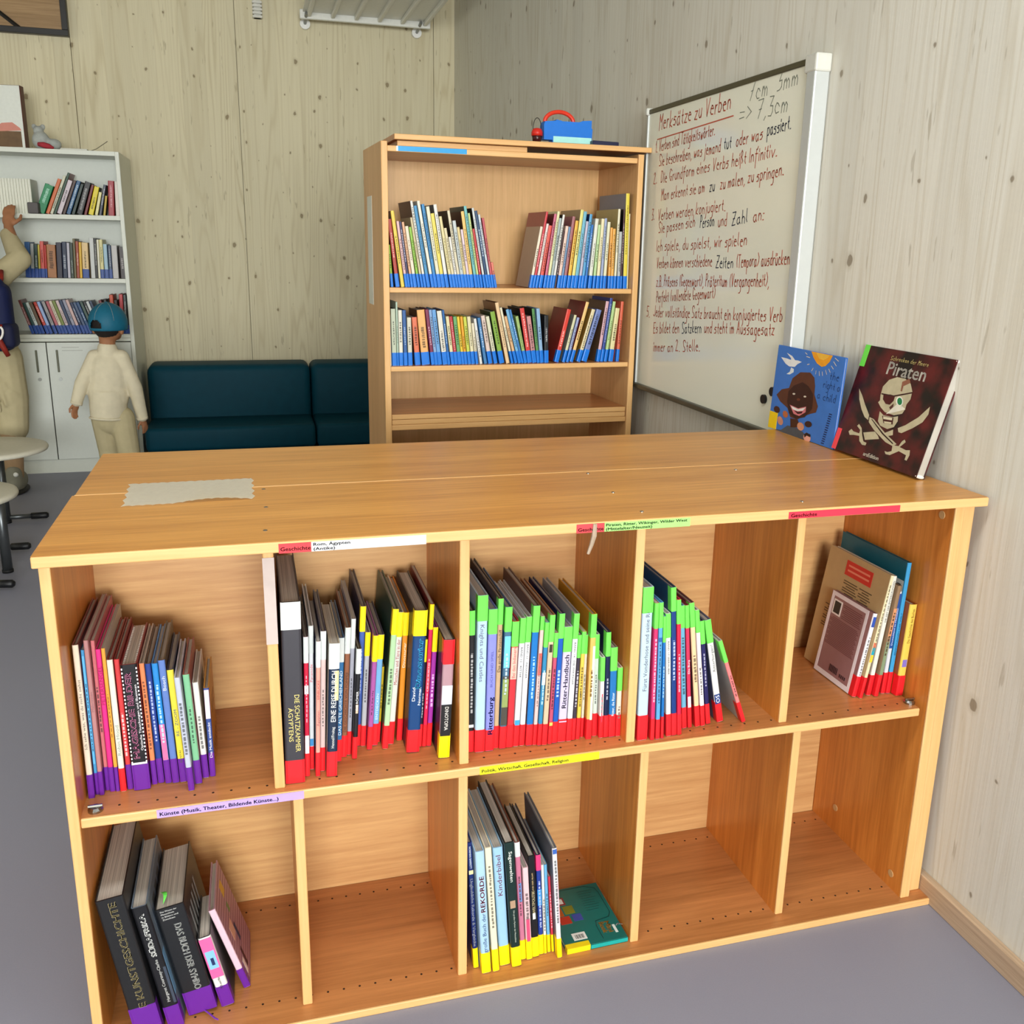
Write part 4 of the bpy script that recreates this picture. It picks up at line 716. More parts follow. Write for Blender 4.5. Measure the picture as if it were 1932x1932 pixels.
tag(o, 'small black case inside the dark bottom of the tall bookcase', 'case')
# things on top of the tall bookcase (top of the long board: z 1.8545)
def ontop(o, u, n, z): o.location = on_tall(u, n, z); o.rotation_euler.z = TH; return o
b = BM(); box(b, 0, .178, 0, .05, 0, .010, .001); o = ontop(obj('wooden_strip', b, wood('pale_strip', 'e6cfa2', 'd8bd8a', 'x', .5)), .616, .09, 1.8547); tag(o, 'pale wooden strip under the blue box on the tall bookcase', 'strip')
t = thing('craft_box', 'bright blue cut-out foam box with red arched handle on top of the tall bookcase', 'box'); ontop(t, .616, .09, 1.865)
b = BM()
pts = [(0, .008), (.034, .008), (.034, .0), (.188, 0), (.190, .052), (.186, .056), (.186, .082), (.150, .079), (.138, .074), (.07, .074), (.066, .076), (.048, .079), (.044, .074), (.004, .071), (-.001, .06)]
fr = [b.verts.new((x, 0, z)) for x, z in pts]; bk = [b.verts.new((x, .045, z)) for x, z in pts]; b.faces.new(fr); b.faces.new(bk[::-1])
for i in range(len(pts)): b.faces.new((fr[i], bk[i], bk[(i + 1) % len(pts)], fr[(i + 1) % len(pts)]))
obj('box_body', b, mat('0a6fd0', .5), t)
b = BM(); box(b, .036, .186, -.0018, -.0002, .0, .021); obj('front_band', b, mat('a8e4dc', .45), t)
b = BM(); tube(b, [(.066 + .056 * math.cos(a), .024, .072 + .036 * math.sin(a)) for a in [math.pi * k / 18 for k in range(19)]], .0075, 10); obj('handle', b, mat('d8341a', .4), t)
t = thing('signal_bell', 'little red and black bell with a wire loop beside the blue craft box', 'bell'); ontop(t, .592, .10, 1.8545)
b = BM(); lathe(b, [(.008, .006), (.016, .012), (.019, .034), (.012, .036)], 16); obj('bell_body', b, mat('3a1214', .25), t, True)
b = BM(); lathe(b, [(.021, .03), (.021, .042), (.016, .054), (.006, .057)], 16); obj('cap', b, mat('c8281c', .4), t, True)
b = BM(); tube(b, [(.016 * math.cos(a), 0, .052 + .04 * math.sin(a)) for a in [math.pi * k / 14 for k in range(15)]], .0014, 6); obj('wire_loop', b, mat('20201c', .4), t)
b = BM(); lathe(b, [(.012, 0), (.010, .008)], 14); obj('foot', b, mat('b8b0a8', .3), t)
b = BM(); box(b, 0, .105, 0, .06, 0, .020, .002); v = [x for x in b.verts if x.co.z > .015]
for x in v: x.co.z += .004 * max(0, 1 - abs(x.co.x - .04) / .06)
o = ontop(obj('navy_case', b, mat('14183c', .35)), .797, .06, 1.8547); tag(o, 'flat dark navy case at the right end of the tall bookcase top', 'case')
# ================================================================ books
TAPE = {1: '62208f', 2: 'e02028', 3: 'f8d80c', 4: '0f74d8', 5: '0e3f8c', 6: (206, 210, 208), 7: '6edc54', 8: 'ea3c74'}
TAPEN = {1: 'purple', 2: 'red', 3: 'yellow', 4: 'blue', 5: 'navy'}
def uprofile(w, d, t, r, off=0, y1=None):
    y1 = d if y1 is None else y1; a = w / 2 + off; r = min(r, w * .45); pts = [(-a, y1), (-a, r)]
    for k in range(1, 3): an = math.pi / 2 * k / 3; pts.append((-a + (r + off) * (1 - math.cos(an)) , r - (r + off) * math.sin(an)))
    pts.append((-a + r + off, -off)); pts.append((a - r - off, -off))
    for k in (2, 1): an = math.pi / 2 * k / 3; pts.append((a - (r + off) * (1 - math.cos(an)), r - (r + off) * math.sin(an)))
    pts += [(a, r), (a, y1)]; t = min(t, w * .3); i = a - t
    return pts + [(i, y1), (i, t + .0006), (-i, t + .0006), (-i, y1)]
def prism(bm, pts, z0, z1, mi=0, spine=None):
    A = [bm.verts.new((x, y, z0)) for x, y in pts]; B = [bm.verts.new((x, y, z1)) for x, y in pts]; n = len(pts)
    for i in range(n):
        f = bm.faces.new((A[i], A[(i + 1) % n], B[(i + 1) % n], B[i]))
        if spine is not None: f.material_index = 0 if max(pts[i][1], pts[(i + 1) % n][1]) <= spine else 1
        else: f.material_index = mi
    for L in (A[::-1], B):
        f = bm.faces.new(L); f.material_index = 1 if spine is not None else mi
    return bm
PAGES = pages_mat('cfc8bc'); PAGEW = pages_mat('e6e2da')
def make_book(row, label, group, loc, rot, cat='book'):
    u, y, tilt, w, h, d, col, cov, bt, bh, tt, tl, cn = row
    r = thing('book', label, cat, loc, rot, group)
    hard = w > .0085; t = .0024 if hard else .0009; rd = min(.003, w * .3)
    if w > .018: rd = .0045
    b = prism(BM(), uprofile(w, d, t, rd), 0, h, 0, rd + .0005)
    r['w'] = w
    dim = lambda c: tuple(int(v * .91) for v in c)
    obj('cover', b, [mat(dim(col), .36), mat(dim(cov or col), .4)], r)
    tt_ = min(t, w * .3); b = BM(); box(b, -w / 2 + tt_ + .0002, w / 2 - tt_ - .0002, tt_ + .0012, d - .003, .003 if hard else .0006, h - (.0035 if hard else .0008)); obj('page_block', b, PAGES, r)
    if bt: b = prism(BM(), uprofile(w, d, .0002, rd, .00018, .017), .0004, bh); obj('base_tape', b, mat(TAPE[bt], .33, 0, .05), r)
    if tt: b = prism(BM(), uprofile(w, d, .0002, rd, .00018, .017), h - tl, h - .0002); obj('top_tape', b, mat(TAPE[tt], .33, 0, .05), r)
    return r
PLACE = {'c1': ('top left cubby of low bookcase', 'purple-taped art books'), 'c2': ('second upper cubby of low bookcase', 'red-taped books on early history and dinosaurs'),
 'c3': ('middle upper cubby of low bookcase', 'red and green taped books in the middle cubby'), 'c4': ('fourth upper cubby of low bookcase', 'red and green taped books in the fourth cubby'),
 'c5': ('top right cubby of low bookcase', 'leaning red-taped books'), 'd1': ('bottom left cubby of low bookcase', 'big purple-taped art books'), 'd3': ('bottom middle cubby of low bookcase', 'yellow-taped books'),
 'b1': ('left row, upper shelf of tall bookcase', 'left row of blue-taped books on the upper shelf'), 'b2': ('right row, upper shelf of tall bookcase', 'right row of blue-taped books on the upper shelf'),
 'b3': ('second shelf of tall bookcase', 'blue-taped books on the second shelf'), 'k1': ('top shelf of white cabinet, right of gap', 'books on the top cabinet shelf'), 'k2': ('second shelf of white cabinet', 'books on the second cabinet shelf'), 'k3': ('third shelf of white cabinet', 'books on the third cabinet shelf')}
ZB = {'c': .5107, 'b1': 1.3427, 'b2': 1.3427, 'b3': 1.0628, 'd': .0178, 'k1': 1.6265, 'k2': 1.2435, 'k3': .8945}
OWN = {('c1', 6): 'cream book, the only one with red base tape, top left cubby of low bookcase', ('c1', 8): 'thick black book with pink lettering and dotted border, top left cubby of low bookcase', ('c1', 13): 'bright yellow slim book with purple base tape, top left cubby of low bookcase',
 ('c2', 0): 'thickest dark grey book, gold lettering and white top band, second upper cubby of low bookcase', ('c2', 5): 'navy book with white top tape and white lettering, second upper cubby of low bookcase', ('c2', 18): 'thick blue dinosaur book with yellow top tape, second upper cubby of low bookcase', ('c2', 22): 'book with red top tape and yellow base tape, second upper cubby of low bookcase',
 ('c3', 1): 'wide pale blue book with green top tape, middle upper cubby of low bookcase', ('c3', 2): 'wide lavender book with dark blue lettering, middle upper cubby of low bookcase', ('c3', 14): 'wide pale lilac book of knights, middle upper cubby of low bookcase',
 ('c4', 0): 'wide pale blue book against the left divider, fourth upper cubby of low bookcase', ('c4', 12): 'white leaning book with a navy patch above red tape, fourth upper cubby of low bookcase', ('c4', 13): 'slim pink book leaning farthest at the right end, fourth upper cubby of low bookcase',
 ('c5', 0): 'small mauve book with white border in front, top right cubby of low bookcase', ('c5', 1): 'large beige book with red title block, top right cubby of low bookcase', ('c5', 5): 'tall teal book rising behind the others, top right cubby of low bookcase', ('c5', 6): 'yellow book nearest the side panel, top right cubby of low bookcase',
 ('d1', 0): 'thick worn black book with gold lettering, bottom left cubby of low bookcase', ('d1', 1): 'black book with bold white lettering between two thicker ones, bottom left cubby', ('d1', 2): 'thick black book with a green leaf bookmark, bottom left cubby of low bookcase', ('d1', 3): 'small pink and white book beside thick black ones, bottom left cubby', ('d1', 4): 'thin pink striped book leaning at the right end, bottom left cubby',
 ('d3', 1): 'pale blue book with red and navy lettering, bottom middle cubby of low bookcase', ('d3', 3): 'wide pale blue book with plum lettering, bottom middle cubby of low bookcase', ('d3', 4): 'dark green book with small white lettering, bottom middle cubby of low bookcase', ('d3', 7): 'black book with gold lettering, bottom middle cubby of low bookcase', ('d3', 12): 'white book at right end of row, beside the flat teal book',
 ('b2', 28): 'tallest yellow book at right end, upper shelf of tall bookcase', ('b1', 2): 'yellow book without blue tape, left row, upper shelf of tall bookcase'}
BK = {}
for g, rows in BOOKS.items():
    z = ZB.get(g, ZB.get(g[0])); pl, grp = PLACE[g]
    for i, row in enumerate(rows):
        u, y, tilt, w, h = row[:5]; a = math.radians(tilt); zz = z + abs(math.sin(a)) * w / 2
        loc, rz = ((u, y, zz), 0) if g[0] != 'b' else (on_tall(u, y, zz), TH)
        size = 'thick ' if w > .022 else 'slim ' if w < .0095 else ''
        lean = ' leaning' if abs(tilt) > 8 and g[0] != 'b' else ''
        lab = '%s%s%s book, %s from left, %s' % (size, row[12], lean, ordinal(i + 1), pl)
        lab = OWN.get((g, i), lab)
        o = make_book(row, lab, grp, loc, (0, 0, 0)); o.rotation_mode = 'XYZ'
        o.rotation_euler = (Matrix.Rotation(rz, 3, 'Z') @ Matrix.Rotation(a, 3, 'Y')).to_euler()
        BK[g, i] = (o, row)
def title(g, i, s, z0, z1, col, size=.55, xo=0.0, di=1, bold=0):
    o, row = BK[g, i]; w, h = row[3], row[4]; b = BM(); mh = size * w; y = -.0004 - .00016 * NP.get((g, i), 0)
    if di > 0: text(b, s, (xo * w + mh / 2, y, z0 * h), (0, 0, 1), (-1, 0, 0), (z1 - z0) * h, mh, 0, bold)
    else: text(b, s, (xo * w - mh / 2, y, z1 * h), (0, 0, -1), (1, 0, 0), (z1 - z0) * h, mh, 0, bold)
    return obj('title', b, mat(col, .5), o)
NP = {}
def patch(g, i, z0, z1, col, x0=-.5, x1=.5, name='spine_panel'):
    o, row = BK[g, i]; w, h = row[3], row[4]; b = BM(); NP[g, i] = NP.get((g, i), 0) + 1; q = .00016 * NP[g, i]; e = .0008 if x0 == -.5 else 0
    box(b, x0 * w + e, x1 * w - (.0008 if x1 == .5 else 0), -.0002 - q, .0004, z0 * h, z1 * h); return obj(name, b, mat(col, .4), o)
PATCHES = [('c1', 1, .22, .96, '5aa8d8', -.3, .3), ('c1', 8, .21, .225, 'e8e0e4'), ('c1', 11, .2, .50, 'd86a9a'), ('c1', 17, .66, .98, 'e8c8cc'), ('c2', 1, .17, .30, 'f0ecec'), ('c2', 1, .60, .66, 'f0ecec'),
 ('c2', 5, .58, .8, 'e8d090', .1, .5), ('c2', 2, .17, .22, '3a8ac8'), ('c2', 22, .19, .46, '1a181a'), ('c2', 22, .46, .62, 'c8ccd8'), ('c3', 4, .17, .52, '46423a'), ('c3', 4, .3, .5, '8a9a5a'), ('c3', 4, .58, .8, '6ec0f2'),
 ('c3', 5, .55, .8, 'f0b4a4'), ('c3', 9, .55, .72, 'e05a50'), ('c3', 10, .5, .6, 'd8e4ea'), ('c3', 6, .17, .21, '3a9ae0'), ('c3', 0, .18, .2, 'e0e0e0'), ('c3', 14, .175, .185, 'c8b8d8'), ('c3', 19, .16, .75, 'f2e4c8', 0, .5), ('c3', 21, .2, .55, 'd83a50', -.1, .15),
 ('c4', 12, .18, .275, '203a78'), ('c4', 10, .18, .5, 'f2eee8'), ('c4', 8, .17, .26, 'f0d8dc'), ('c4', 2, .72, .75, '2a5aa0'), ('c5', 0, .84, .96, '2a4aa0', -.35, .35), ('c5', 1, .42, .46, 'e86a4a', -.5, .5), ('c5', 1, .36, .42, '1a9ab0'), ('c5', 1, .3, .36, 'f0c030'), ('c5', 3, .2, .5, '7a8a6a'), ('c5', 3, .55, .8, 'c88a60'),
 ('c5', 4, .45, .98, '1c4a90'), ('c5', 6, .32, .40, '7a6ab8', -.3, .3), ('d1', 3, .42, .98, 'e8609a'), ('d1', 3, .55, .8, '80b8e8', -.35, .35), ('d1', 3, .6, .7, '20305a', -.1, .15), ('d1', 1, .2, .5, '3a4250', .3, .5),
 ('d3', 0, .755, .785, 'ead8a0'), ('d3', 4, .48, .54, 'a88a70', -.3, .25), ('d3', 5, .5, .66, '5a8ac0', -.2, .35), ('d3', 6, .2, .45, 'c84a70', -.3, .3), ('d3', 8, .5, .66, '3a90e0'), ('d3', 12, .3, .7, 'e8c0c8', .1, .4), ('d3', 12, .95, .99, '3a60b0'), ('d3', 7, .38, .44, 'e8e4dc', -.2, .2),
 ('c3', 12, .17, .2, 'e8c060'), ('c3', 17, .4, .44, '30261a', -.2, .2), ('c3', 11, .72, .78, '3a3020', -.3, .3), ('c2', 9, .42, .5, 'd8b8a0', -.2, .3), ('c2', 20, .4, .6, 'f04a5a')]
for p in PATCHES: patch(*p)
for a in [('c1', 0, 'Ich sehe was, was du nicht siehst', .33, .97, '5a544e', .5), ('c1', 2, 'Malerinnen', .55, .82, '8a5a60'), ('c1', 4, 'PETERSENGEL', .62, .98, '8a1040', .7), ('c1', 6, 'Robin Hood', .28, .58, '7a8a84', .6), ('c1', 8, 'MAGISCHE BILDER', .26, .94, 'f090bc', .36, -.1, 1, .0005),
 ('c1', 8, 'Optische Täuschungen und Illusionen', .32, .86, 'e8e4e8', .15, .26), ('c1', 12, 'Bosch', .76, .92, 'd8dcec', .5), ('c1', 13, 'RE - ZOOM', .42, .88, '2a4a70', .45), ('c1', 13, 'BANYAI', .18, .34, '4a4a30', .3), ('c1', 17, 'Die Musik entdeckt', .22, .62, 'e8e8f0', .5),
 ('c2', 0, 'DIE SCHATZKAMMER', .18, .50, 'd8c878', .26, .20, -1), ('c2', 0, 'ÄGYPTENS', .24, .43, 'd8c878', .24, -.14, -1), ('c2', 2, 'Pyramide', .62, .77, 'd05060'), ('c2', 3, 'EINBLICKE', .58, .72, 'a03a3a'), ('c2', 3, 'Ägypten', .38, .54, '8a5a5a', .6), ('c2', 5, 'EINE REISE DURCH', .42, .80, 'f0f0ec', .5, 0), ('c2', 5, 'Hennel/Freitag', .22, .38, 'e0e0dc', .3),
 ('c2', 6, 'DAS ALTE GRIECHENLAND', .22, .74, 'e0ecf4', .55), ('c2', 7, 'DIE GESCHICHTE VON POMPEJI', .2, .66, '3a2218', .5), ('c2', 9, 'DIE RÖMER', .45, .62, 'f0f0f0', .5), ('c2', 13, 'ENTDECKEN', .24, .48, 'd8ecfa', .4), ('c2', 16, 'Menschen und Tiere in der', .46, .80, 'a82a30', .55), ('c2', 17, 'Dinosaurier', .58, .80, 'fff4dc', .5),
 ('c2', 18, 'Dinosaurier', .46, .83, (60, 180, 235), .42, .08, 1, .0007), ('c2', 18, 'David', .37, .48, 'f0f4f8', .25, -.22), ('c2', 18, 'Norman', .34, .5, 'f0f4f8', .22, .24), ('c2', 22, 'DINOTOPIA', .24, .44, 'e8e4dc', .34, .05, -1),
 ('c3', 1, 'Knights und Castles', .46, .82, '5a5070', .42, 0, -1), ('c3', 2, 'Ritterburg', .12, .44, '2a2a80', .55, 0, 1, .0004), ('c3', 2, 'BUCH UND SPIEL', .46, .74, '4a4a98', .28), ('c3', 3, 'Das große Piratenschiff', .52, .8, '2a1e14', .6), ('c3', 5, 'Bei den Indianern', .56, .80, 'c83a40', .5), ('c3', 6, 'BAND 12   RITTER', .52, .78, '3a3a3e', .35, 0, -1),
 ('c3', 7, 'BAND 12   INDIANER', .5, .79, '3a3a3e', .35, 0, -1), ('c3', 14, 'Ritter-Handbuch', .3, .76, '5a4a6a', .55, 0, 1, .0002), ('c3', 15, 'BAND 14   DIE WIKINGER', .42, .78, '3a3a3e', .35, 0, -1), ('c3', 23, 'Ritter, die Ritter', .24, .5, 'e8f2fa', .4), ('c4', 0, 'Fürst Vonderhose und seine Ri', .33, .84, '5a5a66', .4),
 ('c4', 4, 'BAND 17 SEERÄUBER', .45, .78, '3a3a3e', .35, 0, -1), ('c4', 8, 'Die Burg', .45, .6, 'fff0f4', .5), ('c4', 12, 'OS', .19, .265, 'f0f2f6', .6), ('c4', 12, 'Ritterburgen?', .5, .76, '6a6a70', .45), ('c5', 2, 'DIE ZEIT DER ENTDECKUNGEN', .62, .96, '30302c', .4), ('c5', 6, 'Die Geschichte des Buches', .58, .95, '6a5a1e', .36), ('c5', 4, 'Deutschland im Mittelalter', .48, .9, 'c8d8f0', .4), ('c5', 5, 'ERFINDUNGEN DER WELT', .3, .7, '0c3a60', .4),
 ('d1', 0, 'E KUNSTGESCHICHTE', .22, .97, 'd2c08c', .27, .05, 1, .0004), ('d1', 1, 'SÜDAFRIKA', .60, .95, 'f0f0ec', .32, .02, 1, .0008), ('d1', 1, 'Margaret Courtney-Clarke', .22, .57, 'e8e8e4', .2, .02, 1, .0003), ('d1', 2, 'DAS BUCH DER SYMBO', .22, .84, 'f0f0ec', .24, .1, -1, .0004), ('d1', 3, 'PLX und Mix', .26, .42, '3a3a3a', .2),
 ('d3', 0, 'Unglaubliche Rekorde & Vergleiche', .18, .72, 'e8ecf4', .55, 0, -1, .0002), ('d3', 0, 'NORMAN BARRETT', .80, .97, 'd8e0f0', .4, 0, -1), ('d3', 1, 'große Buch der', .17, .5, '24386a', .42, 0), ('d3', 1, 'REKORDE', .51, .84, 'c82a3a', .5, 0, 1, .0003), ('d3', 3, 'Kinderbibel', .6, .94, '6a2a4a', .48, -.05), ('d3', 4, 'Sagenwelten', .66, .93, 'e8ece4', .36, .05, -1), ('d3', 4, 'Die großen Mythen der Menschheit', .2, .46, 'c8ccc0', .16, .05, -1), ('d3', 7, 'WELTPOLITIK', .44, .66, 'f0e0b0', .4, 0, 1, .0003), ('d3', 7, 'UND DER ISLAM', .66, .92, 'e0c088', .2)]:
    title(*a)
for k in range(4):   # small lines above the title of the symbol book
    o, row = BK['d1', 2]; b = BM(); text(b, ['Das Wissen der', 'Menschheit', 'in Bildern und', 'Zeichen'][k], (-.018, -.0004, .246 - k * .006), (1, 0, 0), (0, 0, 1), .03 - (k % 2) * .006, .0035); obj('title', b, mat('d8d8d4', .5), o)
TITLED = {(a, c) for a, c in [('c1', k) for k in (0, 2, 4, 6, 8, 12, 13, 17)] + [('c2', k) for k in (0, 2, 3, 5, 6, 7, 9, 13, 16, 17, 18, 22)] + [('c3', k) for k in (1, 2, 3, 5, 6, 7, 14, 15, 23)] + [('c4', k) for k in (0, 4, 8, 12)] + [('c5', k) for k in (2, 4, 5, 6)] + [('d1', k) for k in range(5)] + [('d3', k) for k in (0, 1, 3, 4, 7)]}
rnd = random.Random(3)
for (g, i), (o, row) in BK.items():
    if (g, i) in TITLED or (g[0] == 'k' and i % 2) or row[3] < .005: continue
    w, h, c = row[3], row[4], row[6]; lum = .3 * c[0] + .6 * c[1] + .1 * c[2]
    col = tuple(int(v * .5) for v in c) if lum > 120 else tuple(int(v * .4 + 150) for v in c)
    z = h * (.26 if row[8] else .12); top = h - row[11] - .012; z += rnd.uniform(0, .3) * (top - z); end = z + (top - z) * rnd.uniform(.45, .95); b = BM(); ww = w * rnd.uniform(.10, .22)
    while z < end:
        ln = rnd.uniform(.0025, .008); x = rnd.uniform(-.04, .04) * w; box(b, x - ww, x + ww, -.00035 - .00016 * NP.get((g, i), 0), .0003, z, min(z + ln, end)); z += ln + rnd.uniform(.0012, .004)
    obj('spine_print', b, mat(col, .5), o)
# decorated covers that show their left or right face
def cover_decal(g, i, name, parts, side):
    o, row = BK[g, i]; w, h, d = row[3], row[4], row[5]; x = side * (w / 2 + .0002)
    bs = {}
    for col, y0, y1, z0, z1 in parts:
        b = bs.setdefault(col, BM()); box(b, x - .00015 + side * .00012 * (len(bs) - 1), x + .00015 + side * .00012 * (len(bs) - 1), y0 * d, y1 * d, z0 * h, z1 * h)
    for k, (col, b) in enumerate(bs.items()): obj(name, b, mat(col, .45), o)
lines = lambda col, y0, y1, z0, z1, n: [(col, y0 + .02 * ((k * 7) % 3), y1 - .05 * ((k * 5) % 3 == 1), z0 + (z1 - z0) * k / n, z0 + (z1 - z0) * (k + .4) / n) for k in range(n)]
o, row = BK['c5', 0]
cover_decal('c5', 0, 'cover_print', [('ebe4e8', .10, .99, .0, .06), ('ebe4e8', .10, .16, .06, .95), ('ebe4e8', .93, .99, .06, .95), ('ebe4e8', .10, .99, .95, .998)] + [('f0ece8', .70, .91, .74, .92), ('2a2828', .73, .88, .76, .90)] + lines('7a4848', .2, .9, .38, .72, 18) + lines('7a4848', .2, .66, .74, .92, 8) + [('302028', .62 - k * .035, .638 - k * .035, .10, .18) for k in range(6)] + [('302028', .36 - k * .04, .38 - k * .04, .10, .14) for k in range(4)], -1)
cover_decal('c5', 1, 'cover_print', [('cf2f28', .25, .68, .83, .95)] + [('e88a70', .29, .64, .905, .92), ('e88a70', .29, .64, .865, .88)] + lines('5a4a34', .42, .66, .52, .80, 14) + lines('5a4a34', .2, .40, .48, .80, 16) + lines('5a4a34', .68, .86, .35, .55, 10), -1)
cover_decal('c5', 5, 'library_label', [('c8ccca', .02, .16, .70, .86), ('3a3c3e', .05, .13, .74, .76), ('3a3c3e', .05, .10, .80, .83)], -1)
cover_decal('d1', 4, 'cover_print', [('9a6a78', .02, .99, k / 16 + .01, k / 16 + .03) for k in range(16)] + [('d8b030', .55, .72, .78, .92), ('e8b8a0', .2, .4, .45, .62), ('283a60', .42, .5, .3, .5), ('48202c', .25, .32, .08, .3), ('6a8a48', .5, .58, .62, .72), ('f0e0d8', .12, .2, .08, .24)], 1)
cover_decal('d1', 2, 'cover_print', [('8a8c8c', .15 + k * .12, .19 + k * .12, .35 + .1 * (k % 2), .85) for k in range(5)], 1)
cover_decal('d1', 1, 'cover_print', [('4a5564', .1, .95, .62, .97), ('1e222a', .2, .32, .68, .92), ('1e222a', .38, .5, .68, .92), ('1e222a', .56, .68, .68, .92), ('1e222a', .74, .86, .68, .92), ('6a94b8', .02, .1, .25, .6)], 1)
cover_decal('c1', 17, 'cover_print', [('6a3a14', .1 + .11 * (k % 7), .15 + .11 * (k % 7), .1 + .06 * (k // 7), .13 + .06 * (k // 7)) for k in range(28)] + [('7a4a18', .2, .8, .7, .72), ('7a4a18', .3, .75, .6, .615)], 1)
o, row = BK['c1', 8]
for x in (-.42, .44):
    b = BM()
    for k in range(26): box(b, row[3] * x - .0011, row[3] * x + .0011, -.0005, .0003, .056 + k * .0074, .0595 + k * .0074)
    obj('dotted_border', b, mat('ece8ec', .4), o)
b = BM()
for k in range(22):
    for x in (-.34, .34): box(b, row[3] * x - .0016, row[3] * x + .0016, .012 + k * .008, .0155 + k * .008, row[4] - .0036, row[4] - .0028)
obj('spiral_binding', b, mat('e8e4e0', .4), o)
b = BM(); o, row = BK['d1', 2]      # ribbon and leaf on the symbol book
vs = [b.verts.new((-.012 + .006 * math.sin(k * .5) + s * (.004 * math.sin(math.pi * k / 9)), .012 + k * .004, row[4] + .0005 + .012 * math.sin(math.pi * k / 9))) for k in range(10) for s in (-1, 1)]
for k in range(9): b.faces.new((vs[2 * k], vs[2 * k + 1], vs[2 * k + 3], vs[2 * k + 2]))
obj('leaf_bookmark', b, mat('5ec84a', .5), o)
b = BM(); tube(b, [(.0, .004, .002), (.012, -.012, .0016), (.024, -.03, .0014), (.030, -.036, .0014)], .0016, 5); obj('ribbon', b, mat('7a3ab0', .5), o)
# mini book lying flat
t = thing('book', 'teal book lying flat with yellow tape, beside the yellow-taped row', 'book', (-.911, .036, .0176), (0, 0, .03))
b = BM(); box(b, 0, .142, 0, .19, 0, .0018, .0006); box(b, 0, .142, 0, .19, .0112, .013, .0006); box(b, 0, .142, 0, .0022, .0018, .0112); obj('cover', b, mat('0c6660', .3), t)
b = BM(); box(b, .002, .140, .003, .187, .002, .011); obj('page_block', b, PAGEW, t)
b = BM(); box(b, 0, .054, -.0004, .014, -.00005, .0134); obj('base_tape', b, mat('eccd18', .35), t)
b = BM(); box(b, .056, .142, -.0005, .0008, .002, .0112); obj('spine_band', b, mat('18a09c', .35), t)
b = BM(); z = .0134
rr = [(.012, .075), (.012, .178), (.020, .184), (.108, .184), (.130, .172), (.134, .155), (.134, .085), (.126, .072), (.092, .066), (.088, .05), (.088, .010)]
for a_, c_ in zip(rr, rr[1:]): ribbon(b, Vector((*a_, z)), Vector((*c_, z)), Vector((1, 0, 0)), Vector((0, 1, 0)), .0016)
for k in range(9): ribbon(b, Vector((.085 + .0 * k, .168 - k * .008, z)), Vector((.122 - .004 * (k % 3), .168 - k * .008, z)), Vector((1, 0, 0)), Vector((0, 1, 0)), .0009)
obj('cover_outline', b, mat('053a38', .4), t)
for x0, x1, y0, y1, c in ((.022, .046, .135, .16, '8a2a30'), (.026, .042, .14, .156, 'e8e0dc'), (.008, .030, .10, .132, 'b05018'), (.034, .058, .104, .13, '7a7a20'), (.014, .04, .074, .098, 'b83020'), (.046, .068, .078, .1, '38489a')):
    b = BM(); box(b, x0, x1, y0, y1, .0129, .0133 if c != 'e8e0dc' else .0136); obj('picture', b, mat(c, .4), t)
b = BM(); box(b, .024, .055, .02, .042, .0129, .0134); obj('barcode_sticker', b, mat('e0e0dc', .4), t)
b = BM()
for k in range(7): box(b, .030 + k * .003, .0312 + k * .003 + .0005 * (k % 2), .024, .036, .0130, .0137)
obj('barcode', b, mat('1c1c1c', .5), t)
b = BM(); text(b, 'Mini', (.108, .058, .0136), (.0, -1, 0), (1, 0, 0), .034, .012, 0, .0004); text(b, 'Book', (.095, .058, .0136), (0, -1, 0), (1, 0, 0), .034, .012, 0, .0004); obj('title', b, mat('f0a830', .4), t)
b = BM(); text(b, '(', (.134, .045, .0136), (0, -1, 0), (1, 0, 0), .008, .012, 0, .0006); box(b, .122, .128, .02, .045, .0129, .0134); obj('publisher_mark', b, mat('dfe8e4', .4), t)
# ---------------------------------------------------------------- two display books leaning on the wall
def display_book(name, label, y0, foot_x, wd, ht, th, covm, edgem, top_x):
    """spine at y0 (far end), bottom edge at x=foot_x on the bookcase top, leaning until the top meets the wall"""
    t = thing(name, label, 'book'); lean = math.asin(min(.9, (top_x - foot_x) / ht))
    # local axes: X along the cover from the spine (towards the camera), Y up the cover, Z out of the front cover
    X = Vector((0, -1, 0)); Y = Vector((math.sin(lean), 0, math.cos(lean))); Z = X.cross(Y)
    t.matrix_world = Matrix(((X.x, Y.x, Z.x, foot_x), (X.y, Y.y, Z.y, y0), (X.z, Y.z, Z.z, 1.0008 + th * math.sin(lean)), (0, 0, 0, 1)))
    b = BM(); box(b, 0, wd, 0, ht, -.0022, 0, .0007); box(b, 0, wd, 0, ht, -th, -th + .0022, .0007); box(b, -.0008, .002, 0, ht, -th, 0, .0006); obj('cover', b, [covm], t)
    b = BM(); box(b, .003, wd - .003, .003, ht - .003, -th + .0024, -.0024); obj('page_block', b, edgem, t)
    return t
def art(t, A, wd, ht, name='cover_picture'):
    for k, (n, c, l, p_) in enumerate(A):
        b = BM()
        for pts in [p_]:
            vs = [b.verts.new((x * wd, y * ht, .0004 + l * .00025 + k * .00002)) for x, y in pts]; f = b.faces.new(vs); bmesh.ops.triangulate(b, faces=[f])
        o = obj(n if len(n) > 3 else 'cover_' + n, b, mat(c, .5, 0, .25, 40), t)
PT = speckle('stained_dark_red_cover', '12090a', '5c1518', 14, .5, .35)
t = display_book('book', 'dark red book with a skull and crossed swords leaning on the right wall', .492, -.074, .329, .272, .024, PT, pages_mat((206, 200, 188)), -.004)
wd, ht = .329, .272
art(t, PIRATE_ART, wd, ht)
b = BM(); text(b, 'Piraten', (.335 * wd, .775 * ht, .0007), (1, 0, 0), (0, 1, 0), .42 * wd, .12 * ht, 0, .0007); obj('title', b, mat('c8c6bc', .4), t)
